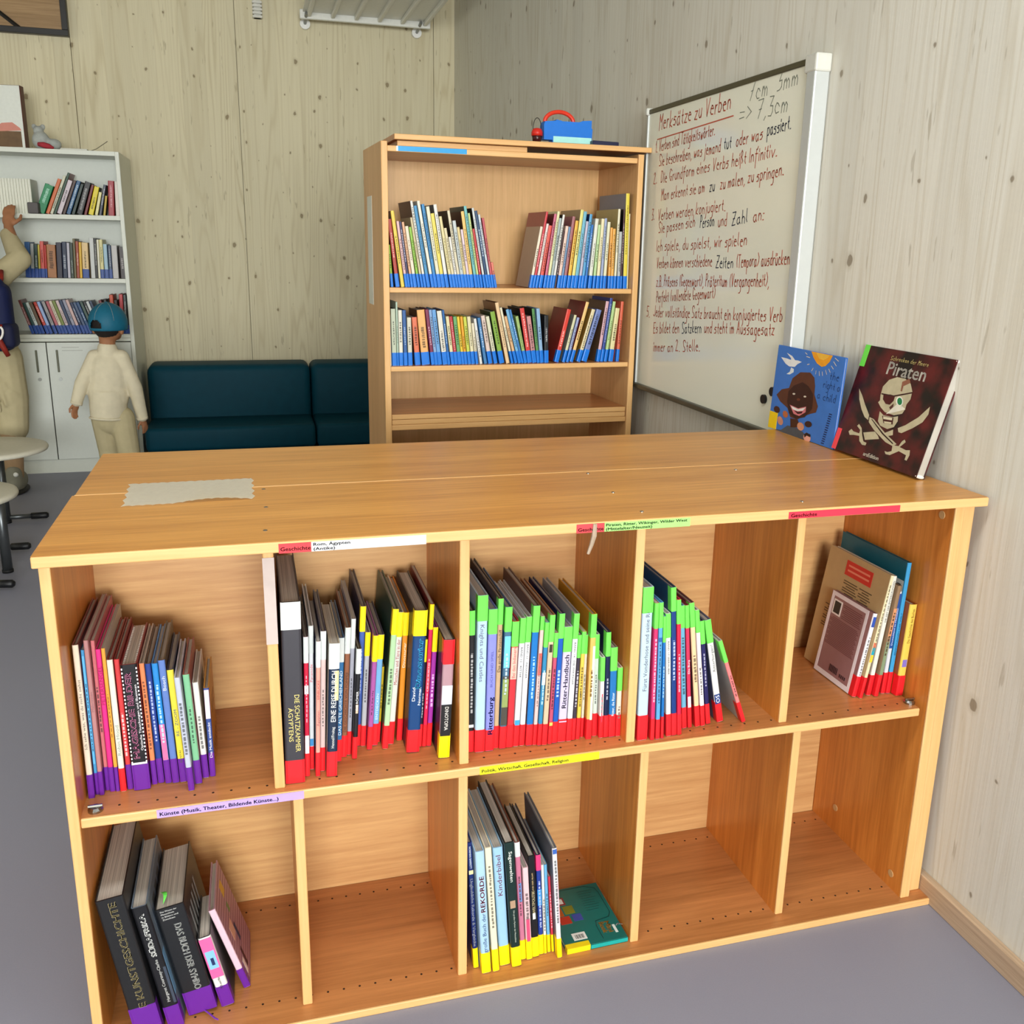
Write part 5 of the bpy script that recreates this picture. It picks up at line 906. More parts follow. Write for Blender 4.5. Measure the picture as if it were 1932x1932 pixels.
b = BM(); stroke_text(b, 'Sphrecken der Meere'.replace('Sph', 'Sch'), (.33 * wd, .905 * ht, .0007), (1, 0, 0), (0, 1, 0), .42 * wd, .0016, .0012); obj('subtitle', b, mat('c8b878', .4), t)
b = BM(); text(b, 'arsEdition', (.39 * wd, .03 * ht, .0007), (1, 0, 0), (0, 1, 0), .18 * wd, .035 * ht, 0, .0004); obj('publisher_mark', b, mat('e0dccc', .4), t)
b = BM(); box(b, -.0012, .018, .80 * ht, ht + .0004, -.0244, .0005); obj('top_tape', b, mat('6ee050', .35), t)
b = BM(); box(b, -.0012, .016, .0002, .2 * ht, -.0244, .0005); obj('base_tape', b, mat('f04852', .35), t)
for x, y in ((wd, 0), (wd, ht)):
    b = BM(); ell(b, (x - .003, y + (.003 if y == 0 else -.003), -.0115), (.0045, .0045, .0125), None, 8, 6); obj('worn_corner', b, mat('e6e2d8', .7), t)
t = display_book('book', 'blue picture book with a laughing brown face and sun, standing behind the skull book', .818, -.0690, .322, .236, .007, mat('3a74c8', .35, 0, .12, 30), PAGEW, -.0575)
wd, ht = .322, .236
art(t, CHILD_ART, wd, ht)
b = BM()
for p, q in RAYS: ribbon(b, Vector((p[0] * wd, p[1] * ht, .0006)), Vector((q[0] * wd, q[1] * ht, .0006)), Vector((1, 0, 0)), Vector((0, 1, 0)), .0018)
obj('sun_rays', b, mat('e8d8b8', .5), t)
b = BM()
for s, p, ln in (('the', (.826, .74), .14), ('right o', (.752, .635), .24), ('a child', (.69, .50), .27)): stroke_text(b, s, (p[0] * wd, p[1] * ht, .0007), (1, .0, 0), (0, 1, 0), ln * wd, .0034, .0014)
for k in range(14): ribbon(b, Vector(((.84 + .004 * k) * wd, (.03 + .026 * k) * ht, .0006)), Vector(((.875 + .004 * k) * wd, (.03 + .026 * k) * ht, .0006)), Vector((1, 0, 0)), Vector((0, 1, 0)), .0028)
obj('handwritten_title', b, mat('14285c', .5), t)
b = BM(); box(b, -.001, .042, .0002, .2 * ht, -.0074, .0005); obj('base_tape', b, mat('f4cc14', .35), t)
# ================================================================ whiteboard on the right wall
ALU = mat((196, 200, 198), .4, .25, .03)
wbt = thing('whiteboard', 'whiteboard covered in red handwriting, mounted on the right wall', 'whiteboard', (0, .785, .968))
WBM, nt_, p_ = nodes('whiteboard_enamel'); p_.inputs['Roughness'].default_value = .16; p_.inputs['Specular IOR Level'].default_value = .45
_n = N(nt_, 'ShaderNodeTexNoise'); _n.inputs['Scale'].default_value = 3; _r = N(nt_, 'ShaderNodeValToRGB'); _r.color_ramp.elements[0].color = hexc((234, 235, 216)); _r.color_ramp.elements[1].color = hexc((240, 240, 226))
nt_.links.new(_n.outputs['Fac'], _r.inputs[0]); nt_.links.new(_r.outputs[0], p_.inputs['Base Color'])
W_, H_ = 1.118, 1.022
b = BM(); box(b, -.035, -.005, .01, W_ - .005, .005, H_ - .005); obj('writing_surface', b, WBM, wbt)
b = BM(); box(b, -.047, -.002, -.008, .034, 0, H_ - .035, .004, 2); obj('frame', b, ALU, wbt)
b = BM(); box(b, -.041, -.002, W_ - .010, W_ + .004, 0, H_ - .012, .003, 2); obj('frame', b, ALU, wbt)
b = BM(); box(b, -.040, -.002, .0, W_, H_ - .016, H_, .002); obj('frame', b, mat((96, 92, 70), .4, .6), wbt)
b = BM(); box(b, -.052, -.002, 0, W_ + .012, -.006, .012, .003); obj('frame', b, mat((96, 96, 84), .4, .6), wbt)
for y0, y1, s in ((-.012, .044, .04), (W_ - .014, W_ + .008, .02)):
    b = BM(); box(b, -.049, -.001, y0, y1, H_ - s, H_ + .006, .005, 2); obj('corner_cap', b, mat((205, 205, 196), .45), wbt)
HR, HK, HG = (196, 92, 66), '2c3348', '848a7c'
def wline(bm, s, a, b_, unit=.0064, wd=.0033):
    O = Vector((-.0356, a[0] - .785, a[1] - .968)); d = Vector((0, b_[0] - a[0], b_[1] - a[1])); X = d.normalized(); Y = Vector((0, 0, 1)); Y = (Y - X * Y.dot(X)).normalized()
    stroke_text(bm, s, O, X, Y, d.length, unit, wd)
br, bk_, bg = BM(), BM(), BM()
wline(br, 'Merksätze zu Verben', (1.801, 1.911), (1.25, 1.916), .0088, .0042)
ribbon(br, Vector((-.0356, 1.026, .911)), Vector((-.0356, .45, .926)), Vector((0, -1, 0)), Vector((0, 0, 1)), .004)
wline(bg, '7cm  3mm', (1.146, 1.926), (.869, 1.930), .0085, .0028); wline(bg, '=> 7,3cm', (1.198, 1.865), (.911, 1.872), .0085, .0028)
for k, s, a, e in ((0, '1.', (1.826, 1.836), (1.80, 1.836)), (0, 'Verben sind Tätigkeitswörter.', (1.791, 1.838), (1.347, 1.85)), (0, 'Sie beschreiben, was jemand', (1.784, 1.786), (1.301, 1.796)), (1, 'tut', (1.284, 1.80), (1.231, 1.80)), (0, 'oder was', (1.205, 1.803), (1.039, 1.809)), (1, 'passiert.', (1.02, 1.815), (.887, 1.822)),
 (0, '2.', (1.826, 1.726), (1.79, 1.726)), (0, 'Die Grundform eines Verbs heißt Infinitiv.', (1.76, 1.726), (.948, 1.756)), (0, 'Man erkennt sie am', (1.748, 1.665), (1.395, 1.678)), (1, 'zu', (1.364, 1.677), (1.323, 1.678)), (0, 'zu malen, zu springen.', (1.29, 1.681), (.904, 1.701)),
 (0, '3.', (1.826, 1.598), (1.795, 1.598)), (0, 'Verben werden konjugiert.', (1.767, 1.596), (1.237, 1.616)), (0, 'Sie passen sich', (1.756, 1.549), (1.449, 1.57)), (1, 'Person', (1.416, 1.564), (1.31, 1.569)), (0, 'und', (1.287, 1.567), (1.223, 1.571)), (1, 'Zahl', (1.195, 1.569), (1.089, 1.578)), (0, 'an:', (1.063, 1.578), (.992, 1.581)),
 (0, 'Ich spiele, du spielst, wir spielen', (1.766, 1.485), (1.084, 1.51)), (0, 'Verben können verschiedene', (1.756, 1.424), (1.305, 1.444)), (1, 'Zeiten', (1.282, 1.438), (1.16, 1.441)), (0, '(Tempora) ausdrücken', (1.146, 1.442), (.835, 1.46)), (0, 'z.B. Präsens (Gegenwart), Präteritum (Vergangenheit),', (1.749, 1.359), (.934, 1.394)), (0, 'Perfekt (vollendete Gegenwart)', (1.741, 1.301), (1.267, 1.343)),
 (0, '5.', (1.826, 1.243), (1.79, 1.243)), (0, 'Jeder vollständige Satz braucht ein konjugiertes Verb', (1.763, 1.247), (.845, 1.30)), (0, 'Es bildet den', (1.753, 1.186), (1.523, 1.207)), (1, 'Satzkern', (1.505, 1.208), (1.349, 1.224)), (0, 'und steht im Aussagesatz', (1.333, 1.224), (.881, 1.258)), (0, 'immer an 2. Stelle.', (1.744, 1.117), (1.348, 1.162))):
    wline((br, bk_)[k], s, a, e)
obj('red_handwriting', br, mat(HR, .6), wbt); obj('dark_handwriting', bk_, mat(HK, .6), wbt); obj('grey_handwriting', bg, mat(HG, .6), wbt)
for y, z, lab in ((.862, 1.096, 'round black magnet, upper of the two at the whiteboard corner'), (.908, 1.067, 'round black magnet, lower of the two at the whiteboard corner')):
    b = BM(); tube(b, [(-.0352, y, z), (-.043, y, z)], .0135, 24); tag(obj('magnet', b, mat('15161a', .4)), lab, 'magnet', 'whiteboard magnets')
# ================================================================ white cabinet
CW = mat((216, 220, 212), .45, 0, .03); CE = mat((216, 219, 208), .4, 0, .03); CS = mat((172, 166, 140), .5, 0, .03)
x0, x1, yf, yb_ = -3.275, -2.2255, 5.0, 5.6
K = thing('wall_cabinet', 'tall white cabinet with open book shelves above two doors, left by the back wall', 'cabinet', (0, 0, 0))
for a in (x0, x1 - .024):
    b = BM(); box(b, a, a + .024, yf, yb_, 0, 2.004, .002); obj('side_panel', b, [CE], K)
b = BM(); box(b, x0 + .024, x1 - .024, yf, yb_, 1.978, 2.004, .001); obj('top_panel', b, CE, K)
b = BM(); box(b, x0 + .024, x1 - .024, yf + .33, yf + .345, .86, 1.978); obj('back_panel', b, CW, K)
for z, h in ((1.626, .027), (1.243, .026)):
    b = BM(); box(b, x0 + .0245, x1 - .0245, yf + .006, yf + .33, z - h, z, .001); obj('shelf', b, CE, K)
b = BM(); box(b, x0 + .0245, x1 - .0245, yf + .003, yf + .33, .852, .872, .001); box(b, x0 + .0245, x1 - .0245, yf + .03, yf + .33, .872, .894); obj('cabinet_top', b, [CE], K)
b = BM(); box(b, x0 + .0245, x1 - .0245, yf + .02, yf + .035, 0, .088); obj('plinth', b, CE, K)
for a, c, hx in ((x0 + .026, -2.752, -2.81), (-2.746, x1 - .026, -2.69)):
    b = BM(); box(b, a, c, yf + .001, yf + .02, .092, .846, .0015); d = obj('door', b, CW, K)
    b = BM(); box(b, hx - .006, hx + .006, yf - .008, yf + .0015, .66, .80, .002); obj('handle', b, mat((96, 96, 80), .4, .4), d)
    b = BM(); tube(b, [(hx + .005, yf - .006, .615), (hx + .005, yf + .0015, .615)], .011, 16); obj('lock', b, mat((170, 172, 168), .3, .9), d)
b = BM()
for k in range(2): box(b, -2.66, -2.56 + .02 * k, yf - .0002, yf + .001, .815 - k * .02, .817 - k * .02)
obj('door_vent', b, mat((140, 140, 128), .5), K)
# row of plain white books and other things on the cabinet's top shelf
for k in range(12):
    b = prism(BM(), uprofile(.0155, .2, .001, .004), 0, .205); o = thing('book', 'plain white book, %s from the left of the matching white set on the cabinet' % ordinal(k + 1), 'book', (-2.94 + k * .0160, 5.10, 1.6265), group='matching white books on the top cabinet shelf')
    obj('cover', b, mat((226, 226, 212), .5), o); b = BM(); box(b, -.0065, .0065, .003, .197, .001, .2035); obj('page_block', b, PAGES, o)
b = BM(); box(b, -.030, .030, 0, .07, 0, .066, .006, 2); o = obj('grey_block', b, mat((92, 88, 88), .6)); o.location = (-2.742, 5.012, 1.627); o.rotation_euler = (0, 0, -.1); tag(o, 'dark grey block between the white book set and the green book', 'block')
t = thing('picture_box', 'upright white picture box with a mushroom scene standing on top of the white cabinet', 'box', (-2.91, 5.12, 2.0045), (0, 0, -.12))
b = BM(); box(b, -.12, .155, 0, .06, 0, .36, .002); obj('box_body', b, [mat('5a3024', .5)], t)
b = BM(); box(b, -.118, .150, -.0012, -.0002, .002, .358); obj('front_print', b, mat('dfe2da', .45), t)
b = BM(); box(b, -.11, .135, -.002, -.0013, .01, .1); obj('brown_picture', b, mat('6a5034', .5, 0, .4, 25), t)
b = BM(); vs = [b.verts.new((x, -.0022, z)) for x, z in ((-.02, .11), (.03, .145), (.09, .15), (.13, .12), (.138, .105), (-.02, .095))]; b.faces.new(vs); obj('red_mushroom', b, mat('d08878', .5), t)
b = BM(); vs = [b.verts.new((x, -.0022, z)) for x, z in ((-.11, .14), (-.08, .2), (-.04, .165), (-.01, .14), (-.03, .12), (-.1, .12))]; b.faces.new(vs); obj('green_leaf', b, mat('8cb868', .5), t)
t = thing('stuffed_mouse', 'small grey stuffed toy with a red scarf beside the picture box', 'toy', (-2.655, 5.12, 2.0045))
b = BM(); ell(b, (-.02, 0, .055), (.05, .045, .055)); ell(b, (.05, 0, .035), (.045, .04, .034)); ell(b, (-.03, .01, .11), (.03, .028, .03)); ell(b, (-.055, .02, .135), (.016, .008, .018)); ell(b, (-.005, .02, .135), (.016, .008, .018))
obj('body', remesh(b, .006), mat((168, 172, 168), .9, 0, .2, 60), t, True)
b = BM(); tube(b, [(-.03, -.04, .03), (.0, -.05, .026), (.03, -.05, .018), (.055, -.045, .010)], [.012, .017, .016, .007], 8); obj('scarf', b, mat('a8303c', .8), t, True)
b = BM(); box(b, 0, .15, 0, .15, 0, .012, .002); o = obj('paper_stack', b, mat((214, 214, 204), .7)); o.location = (-2.56, 5.05, 2.0045); tag(o, 'flat pale paper pile on top of the white cabinet', 'paper')
b = BM(); tube(b, [(0, 0, .003), (.06, 0, .003), (.10, 0, .02), (.15, 0, .055), (.165, 0, .066)], .0025, 6); o = obj('cable_end', b, mat('7a7460', .5)); o.location = (-2.46, 5.1, 2.0045); tag(o, 'thin bent stick poking up from the white cabinet top', 'stick')
# ================================================================ sofa in two sections
SOFA = mat((6, 60, 76), .55, 0, .12, 18, 1, .12, .12)
def sofa(label, xa, xb):
    t = thing('sofa', label, 'sofa', (xa, 4.78, 0), group='dark teal sofa sections along the back wall'); wd = xb - xa
    b = BM(); box(b, 0, wd, .40, .72, .02, .668, .05, 4); obj('backrest', b, SOFA, t, True)
    b = BM(); box(b, 0, wd, 0, .45, .16, .315, .03, 4); obj('seat', b, SOFA, t, True)
    b = BM(); box(b, .01, wd - .01, .02, .42, .03, .165, .008, 2); obj('base', b, SOFA, t, True)
    for fx in (.08, wd - .08):
        b = BM(); lathe(b, [(.02, 0), (.02, .035)], 12, (fx, .1, 0)); obj('leg', b, mat('202226', .5), t)
    for m in t.children:
        try: m.data.set_sharp_from_angle(angle=.7)
        except Exception: pass
sofa('wide dark teal faux-leather sofa section beside the white cabinet', -2.19, -1.116)
sofa('right dark teal sofa section, half hidden behind the tall bookcase', -1.110, -.03)
# ================================================================ stools
def stool(label, cx, cy, z, r, feet, cols):
    t = thing('stool', label, 'stool', (cx, cy, 0), group='white round stools')
    b = BM(); lathe(b, [(r * .9, -.02), (r * .985, -.014), (r, -.004), (r * .985, .006), (r * .93, .011), (r * .5, .006)], 48, (0, 0, z)); obj('seat', b, mat((212, 208, 190), .5), t, True)
    for c in cols:
        b = BM(); tube(b, [(c[0], c[1], z - .02), (c[0], c[1], .012)], .022, 16); lathe(b, [(.024, 0), (.024, .014)], 16, (c[0], c[1], 0), 1); obj('leg', b, [mat((98, 102, 104), .35, .8), mat('141416', .6)], t, True)
    for f in feet:
        d = Vector(f[1]) - Vector(f[0]); e = Vector(f[1]) - d.normalized() * .085
        b = BM(); tube(b, [f[0], e], .013, 12); o = obj('foot_bar', b, mat((98, 102, 104), .35, .8), t, True)
        b = BM(); tube(b, [e, Vector(f[1]) - d.normalized() * .01, f[1]], [.018, .018, .010], 12); obj('end_cap', b, mat('101114', .45), o, True)
stool('round white stool nearer the camera at the left edge, on grey legs', -2.755, 2.80, .42, .25, [((-.06, -.02, .03), (.21, -.06, .03)), ((-.04, .50, .03), (.165, .50, .03))], [(.125, .20), (.06, .20)])
stool('round white stool farther from the camera, beside the white cabinet', -2.845, 3.80, .42, .28, [((0, .05, .03), (.235, .06, .03)), ((0, 0, .03), (-.18, -.05, .03))], [(.03, .05), (-.08, .0)])
# ================================================================ people
SKIN = mat('a4704e', .55, 0, .06, 30); CREAM = mat('d9cfb4', .85, 0, .1, 26, 1, .2, .25); BEIGE = mat('bcb08c', .85, 0, .12, 20, 1, .2, .3)
def hand(bm, wrist, d, palm_n, L, curl, spread=.012, thumb_side=1):
    """palm with four unequal curled fingers and a thumb; d = direction of the hand, palm_n = way the palm faces"""
    w_ = Vector(wrist); d = Vector(d).normalized(); n = Vector(palm_n); n = (n - d * n.dot(d)).normalized(); s = d.cross(n).normalized() * thumb_side
    R = Matrix((s, d, n)).transposed()
    ell(bm, w_ + d * L * .26, (L * .22, L * .30, L * .115), R)
    caps(bm, w_ - d * L * .1, L * .15, w_ + d * L * .12, L * .16, 12)
    for k, (ln, off) in enumerate(((.40, 1.5), (.45, .5), (.42, -.5), (.33, -1.5))):
        p = w_ + d * L * .48 + s * off * L * .105; q = d.copy(); r = L * .062
        for seg in range(3):
            a = curl * (.5 + .5 * seg); q = (d * math.cos(a) + n * math.sin(a)).normalized(); e = p + q * L * ln * (.42, .33, .25)[seg]
            caps(bm, p, r, e, r * .9, 10); p = e; r *= .9
    p = w_ + d * L * .15 + s * L * .2; q = (d * .7 + s * .7 + n * .25).normalized(); e = p + q * L * .25; caps(bm, p, L * .075, e, L * .065, 10)
    q = (d * .95 + n * .4).normalized(); caps(bm, e, L * .065, e + q * L * .2, L * .055, 10)
    return bm
def limb(bm, pts, rs, n=14):
    for a, b_, r, q in zip(pts, pts[1:], rs, rs[1:]): caps(bm, a, r, b_, q, n)
    return bm
# ---- child in a teal cap, seen from behind, walking away
kid = thing('person', 'child in a teal cap and cream sweatsuit, seen from behind near the white cabinet', 'person', (-2.315, 4.45, 0))
O = Vector((2.315, -4.45, 0)); P = lambda *a: Vector(a) + O
fw = Vector((.35, .94, 0)); rt = Vector((.94, -.35, 0))
hc_ = P(-2.302, 4.46, 1.005)
shL, shR = P(-2.405, 4.46, .815), P(-2.232, 4.44, .815); elL, elR = P(-2.470, 4.42, .665), P(-2.182, 4.43, .63); wrL, wrR = P(-2.510, 4.42, .548), P(-2.160, 4.46, .440)
hpL, hpR = P(-2.375, 4.46, .45), P(-2.270, 4.44, .45); knL, knR = P(-2.365, 4.50, .25), P(-2.245, 4.40, .25); anL, anR = P(-2.365, 4.47, .06), P(-2.225, 4.31, .07)
b = BM()
ell(b, hc_, (.078, .092, .108), Matrix.Rotation(-.356, 3, 'Z')); ell(b, hc_ + fw * .09 + Vector((0, 0, -.015)), (.012, .014, .014)); ell(b, hc_ + fw * .07 + Vector((0, 0, -.07)), (.035, .035, .03))
for s in (-1, 1): ell(b, hc_ + rt * .083 * s + Vector((0, 0, -.03)) - fw * .012, (.014, .02, .03))
caps(b, hc_ + Vector((-.005, 0, -.06)) - fw * .018, .045, P(-2.318, 4.46, .83), .044)
ell(b, P(-2.318, 4.45, .68), (.088, .062, .16)); ell(b, P(-2.322, 4.45, .47), (.095, .07, .08)); caps(b, shL, .028, shR, .028)
limb(b, [shL, elL, wrL], [.028, .026, .021]); limb(b, [shR, elR, wrR], [.028, .026, .021])
limb(b, [hpL, knL, anL], [.058, .045, .032]); limb(b, [hpR, knR, anR], [.058, .045, .032])
hand(b, wrL, (-.10, .02, -.3), (.6, -.6, 0), .105, .75, .012, 1); hand(b, wrR, (.06, .03, -.3), (-.6, .5, 0), .105, .45, .012, -1)
obj('body', remesh(b, .0045, 3), SKIN, kid, True)
for s in (-1, 1):   # eyes
    b = BM(); ell(b, hc_ + fw * .082 + rt * .032 * s + Vector((0, 0, .01)), (.011, .008, .008)); obj('eye', b, mat('e8e6e0', .3), kid, True)
b = BM(); ell(b, hc_ + Vector((0, 0, .008)) - fw * .008, (.083, .098, .102), Matrix.Rotation(-.356, 3, 'Z'))
bmesh.ops.bisect_plane(b, geom=b.verts[:] + b.edges[:] + b.faces[:], plane_co=hc_ + Vector((0, 0, -.052)), plane_no=(fw * .35 + Vector((0, 0, -1))), clear_outer=True); obj('hair', b, mat('1c1512', .8, 0, .3, 90), kid, True)
# cap: domed crown with a strap opening at the back, six seams, a button and a peak
cap = BM(); nu, nv = 80, 28; rows_ = []
for j in range(nv + 1):
    el_ = math.pi / 2 - j / nv * (math.pi / 2 + .36)
    rows_.append([cap.verts.new(hc_ + Vector((0, 0, .008)) + rt * .103 * math.cos(el_) * math.cos(2 * math.pi * k / nu) + fw * .112 * math.cos(el_) * math.sin(2 * math.pi * k / nu) + Vector((0, 0, .114 * math.sin(el_)))) for k in range(nu)])
for j in range(nv):
    for k in range(nu):
        back = abs(((k + .5) / nu * 360 - 258 + 180) % 360 - 180)
        if nv - 8 <= j < nv - 2 and back < 23 * math.sqrt(max(0, 1 - ((nv - j - 2.5) / 6.2) ** 2)): continue
        q = (rows_[j][k], rows_[j][(k + 1) % nu], rows_[j + 1][(k + 1) % nu], rows_[j + 1][k])
        if j == 0:
            try: cap.faces.new((q[0], q[2], q[3]))
            except ValueError: pass
        else: cap.faces.new(q)
bmesh.ops.remove_doubles(cap, verts=cap.verts, dist=.0005)
bmesh.ops.solidify(cap, geom=list(cap.faces), thickness=.003)
cp = obj('cap', cap, mat('0f6480', .6, 0, .1, 60), kid, True)
b = BM()
for k in range(6):
    a = math.pi / 3 * k + .3; tube(b, [hc_ + Vector((0, 0, .009)) + rt * .1048 * math.cos(e) * math.cos(a) + fw * .1138 * math.cos(e) * math.sin(a) + Vector((0, 0, .1158 * math.sin(e))) for e in [math.pi / 2 * q / 10 for q in range(1, 10)]], .0016, 5)
obj('seam', b, mat('8a8f86', .7), cp)
b = BM(); ell(b, hc_ + Vector((0, 0, .123)), (.011, .011, .006)); obj('cap_button', b, mat('0f6480', .6), cp, True)
b = BM(); vs = []
for i in range(11):
    a = math.radians(90 + (i - 5) * 11)
    for f in (1.0, 1.55): vs.append(b.verts.new(hc_ + rt * .103 * math.cos(a) * (1 if f == 1 else .9) + fw * .112 * math.sin(a) * f + Vector((0, 0, -.005 - (f - 1) * .05 - abs(i - 5) * .002))))
for i in range(10): b.faces.new((vs[2 * i], vs[2 * i + 1], vs[2 * i + 3], vs[2 * i + 2]))
bmesh.ops.solidify(b, geom=list(b.faces), thickness=.003); obj('peak', b, mat('0f6480', .6), cp, True)
# sweater and trousers
b = BM(); caps(b, shL + Vector((.012, 0, 0)), .043, shR + Vector((-.012, 0, 0)), .043); ell(b, P(-2.322, 4.45, .70), (.112, .086, .16)); ell(b, P(-2.335, 4.45, .60), (.115, .088, .15))
tube(b, [P(-2.338, 4.45, .62), P(-2.34, 4.45, .54), P(-2.343, 4.45, .462)], [.098, .106, .104], 24)
limb(b, [shL + Vector((.01, 0, -.005)), elL, wrL + Vector((.003, 0, .012))], [.043, .040, .033]); limb(b, [shR + Vector((-.01, 0, -.005)), elR, wrR + Vector((0, 0, .012))], [.043, .042, .033])
caps(b, P(-2.318, 4.45, .845), .058, P(-2.318, 4.45, .86), .056)
for k in range(3): caps(b, P(-2.36 + .03 * k, 4.372 + .006 * abs(k - 1), .69 - .03 * k), .008, P(-2.33 + .03 * k, 4.370 + .008 * abs(k - 1), .63 - .02 * k), .006)
for v in b.verts: pass
obj('sweater', remesh(b, .006, 3), CREAM, kid, True)
b = BM(); tube(b, [P(-2.343, 4.45, .462) + Vector((math.cos(a) * .104, math.sin(a) * .104 * .98, -.004 + .004 * math.sin(2 * a))) for a in [2 * math.pi * k / 28 for k in range(29)]], .0075, 8); obj('hem', b, CREAM, kid, True)
for w0, e0 in ((wrL, elL), (wrR, elR)):
    d = (w0 - e0).normalized(); b = BM(); tube(b, [w0 - d * .012, w0 + d * .004], [.034, .033], 16); obj('cuff', b, CREAM, kid, True)
b = BM(); ell(b, P(-2.325, 4.45, .44), (.108, .082, .09)); limb(b, [hpL, knL, anL + Vector((0, 0, .01))], [.072, .064, .048]); limb(b, [hpR, knR, anR + Vector((0, 0, .01))], [.072, .064, .048]); obj('trousers', remesh(b, .006, 3), BEIGE, kid, True)
for an, ry in ((anL, .02), (anR, -.02)):
    b = BM(); ell(b, an + fw * .035 + Vector((0, 0, 0)), (.036, .082, .036), Matrix.Rotation(-.356, 3, 'Z')); bmesh.ops.bisect_plane(b, geom=b.verts[:] + b.edges[:] + b.faces[:], plane_co=an + Vector((0, 0, .034 - an.z if False else -.03)), plane_no=(0, 0, -1), clear_outer=True)
    s = obj('shoe', b, mat('d8d4c8', .6), kid, True); s.location.z = -(an.z - .032)
# ---- grown-up at the cabinet, mostly outside the picture on the left
ad = thing('person', 'person in beige reaching up to the white cabinet at the left edge', 'person', (-3.0, 4.62, 0))
O = Vector((3.0, -4.62, 0))
hc_ = P(-3.05, 4.66, 1.47); shL, shR = P(-3.16, 4.62, 1.27), P(-2.88, 4.64, 1.27); elR, wrR = P(-2.785, 4.72, 1.36), P(-2.855, 4.86, 1.545); elL, wrL = P(-3.24, 4.66, 1.03), P(-3.2, 4.84, .95)
hpL, hpR = P(-3.08, 4.6, .80), P(-2.91, 4.6, .80); knL, knR = P(-3.08, 4.62, .42), P(-2.91, 4.60, .42); anL, anR = P(-3.07, 4.56, .07), P(-2.905, 4.52, .07)
b = BM(); ell(b, hc_, (.075, .092, .115)); ell(b, hc_ + Vector((0, .092, -.015)), (.013, .016, .018)); ell(b, hc_ + Vector((0, .07, -.075)), (.036, .034, .03)); caps(b, hc_ + Vector((0, -.01, -.08)), .05, P(-3.03, 4.62, 1.28), .06)
for s in (-1, 1): ell(b, hc_ + Vector((.078 * s, -.01, -.01)), (.012, .02, .03))
ell(b, P(-3.01, 4.62, 1.08), (.15, .10, .24)); ell(b, P(-2.995, 4.61, .83), (.14, .10, .11)); caps(b, shL, .045, shR, .045)
limb(b, [shR, elR, wrR], [.036, .034, .027]); limb(b, [shL, elL, wrL], [.036, .034, .027]); limb(b, [hpL, knL, anL], [.08, .058, .04]); limb(b, [hpR, knR, anR], [.08, .058, .04])
hand(b, wrR, (.02, .42, .9), (.1, .9, -.4), .165, .35, .012, -1); hand(b, wrL, (.1, .9, .2), (.9, 0, 0), .165, .6, .012, 1)
obj('body', remesh(b, .006, 3), SKIN, ad, True)
for s in (-1, 1):
    b = BM(); ell(b, hc_ + Vector((.03 * s, .085, .008)), (.012, .008, .009)); obj('eye', b, mat('e8e6e0', .3), ad, True)
b = BM(); ell(b, hc_ + Vector((0, -.014, .02)), (.084, .096, .112)); obj('hair', b, mat('1c1512', .8, 0, .3, 90), ad, True)
b = BM(); caps(b, shL, .075, shR, .07); ell(b, P(-3.01, 4.62, 1.08), (.175, .125, .26)); ell(b, P(-3.0, 4.61, .84), (.18, .125, .14)); limb(b, [shR, elR, wrR + Vector((-.003, -.02, -.05))], [.066, .064, .044]); limb(b, [shL, elL, wrL], [.07, .06, .042])
obj('jacket', remesh(b, .008, 3), BEIGE, ad, True)
b = BM(); ell(b, P(-2.995, 4.61, .80), (.175, .125, .14)); limb(b, [hpL, P(-3.09, 4.61, .56), P(-3.085, 4.61, .38)], [.105, .105, .10]); limb(b, [hpR, P(-2.895, 4.60, .56), P(-2.90, 4.60, .38)], [.105, .098, .085])
for k in range(4): caps(b, P(-2.96 + .03 * k, 4.485 + .008 * k, .76 - .05 * k), .012, P(-2.93 + .03 * k, 4.487 + .012 * k, .5 + .03 * k), .008)
obj('trousers', remesh(b, .008, 3), BEIGE, ad, True)
b = BM(); limb(b, [knL, anL + Vector((0, 0, .03))], [.07, .05]); limb(b, [knR + Vector((0, 0, -.02)), anR + Vector((0, 0, .03))], [.066, .05]); obj('leggings', remesh(b, .008, 2), mat('a88a68', .85, 0, .1, 30), ad, True)
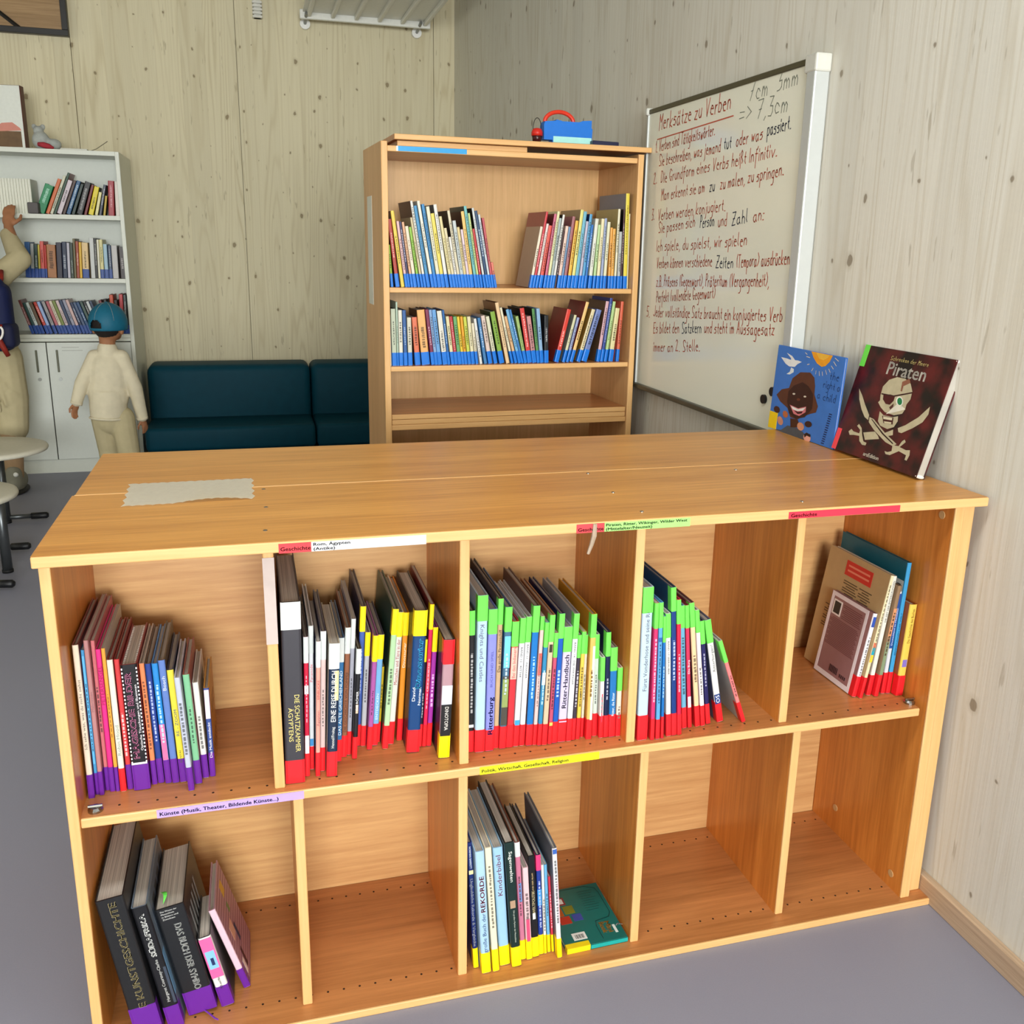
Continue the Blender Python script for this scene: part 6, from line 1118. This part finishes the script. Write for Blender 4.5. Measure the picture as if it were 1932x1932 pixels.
for an in (anL, anR):
    b = BM(); ell(b, an + Vector((.005, .045, -.005)), (.05, .125, .06)); caps(b, an + Vector((0, -.02, 0)), .05, an + Vector((0, -.015, .06)), .045)
    b = remesh(b, .006, 2); bmesh.ops.bisect_plane(b, geom=b.verts[:] + b.edges[:] + b.faces[:], plane_co=(0, 0, .018), plane_no=(0, 0, -1), clear_outer=True); s = obj('shoe', b, mat('8a8878', .7), ad, True)
    b = BM(); ell(b, an + Vector((.005, .045, -.06)), (.054, .132, .02)); bmesh.ops.bisect_plane(b, geom=b.verts[:] + b.edges[:] + b.faces[:], plane_co=(0, 0, .001), plane_no=(0, 0, -1), clear_outer=True); obj('sole', b, mat('26241f', .7), s, True)
    b = BM(); ell(b, an + Vector((.02, -.06, .055)), (.014, .01, .014)); obj('white_tab', b, mat('f0f0ea', .5), s, True)
# navy backpack on the back
t = thing('backpack', 'navy blue backpack with red straps and a white cord, worn at the left edge', 'backpack', (-2.95, 4.452, 0))
NV = mat('131c46', .7, 0, .15, 60, 1, .3, .2)
b = BM(); box(b, -.165, .165, -.13, .02, .86, 1.24, .05, 3); ell(b, (0, -.06, 1.20), (.15, .075, .11)); ell(b, (0, -.11, .97), (.13, .06, .10)); obj('pack_body', remesh(b, .008, 6), NV, t, True)
b = BM(); box(b, .10, .178, -.16, .01, .88, 1.02, .03, 3); obj('side_pocket', b, mat('10163a', .7), t, True)
RS = mat('8a2418', .6)
b = BM(); tube(b, [(-.06, -.172, 1.02), (.06, -.176, 1.005), (.125, -.155, 1.01)], .010, 6); tube(b, [(.08, -.178, 1.0), (.10, -.185, .95), (.125, -.18, .89), (.14, -.165, .845)], [.015, .018, .015, .013], 8); obj('red_strap', b, RS, t, True)
b = BM(); tube(b, [(.045 + .088 * math.cos(a), -.192, .985 + (.075 if math.sin(a) < 0 else .05) * math.sin(a)) for a in [math.pi * (.9 + 1.25 * k / 20) for k in range(21)]], .006, 8); obj('white_cord', b, mat('eceae4', .5), t, True)
b = BM(); tube(b, [(.10, -.02, 1.22), (.115, .0, 1.26), (.11, .045, 1.30)], .012, 6); obj('shoulder_strap', b, RS, t, True)
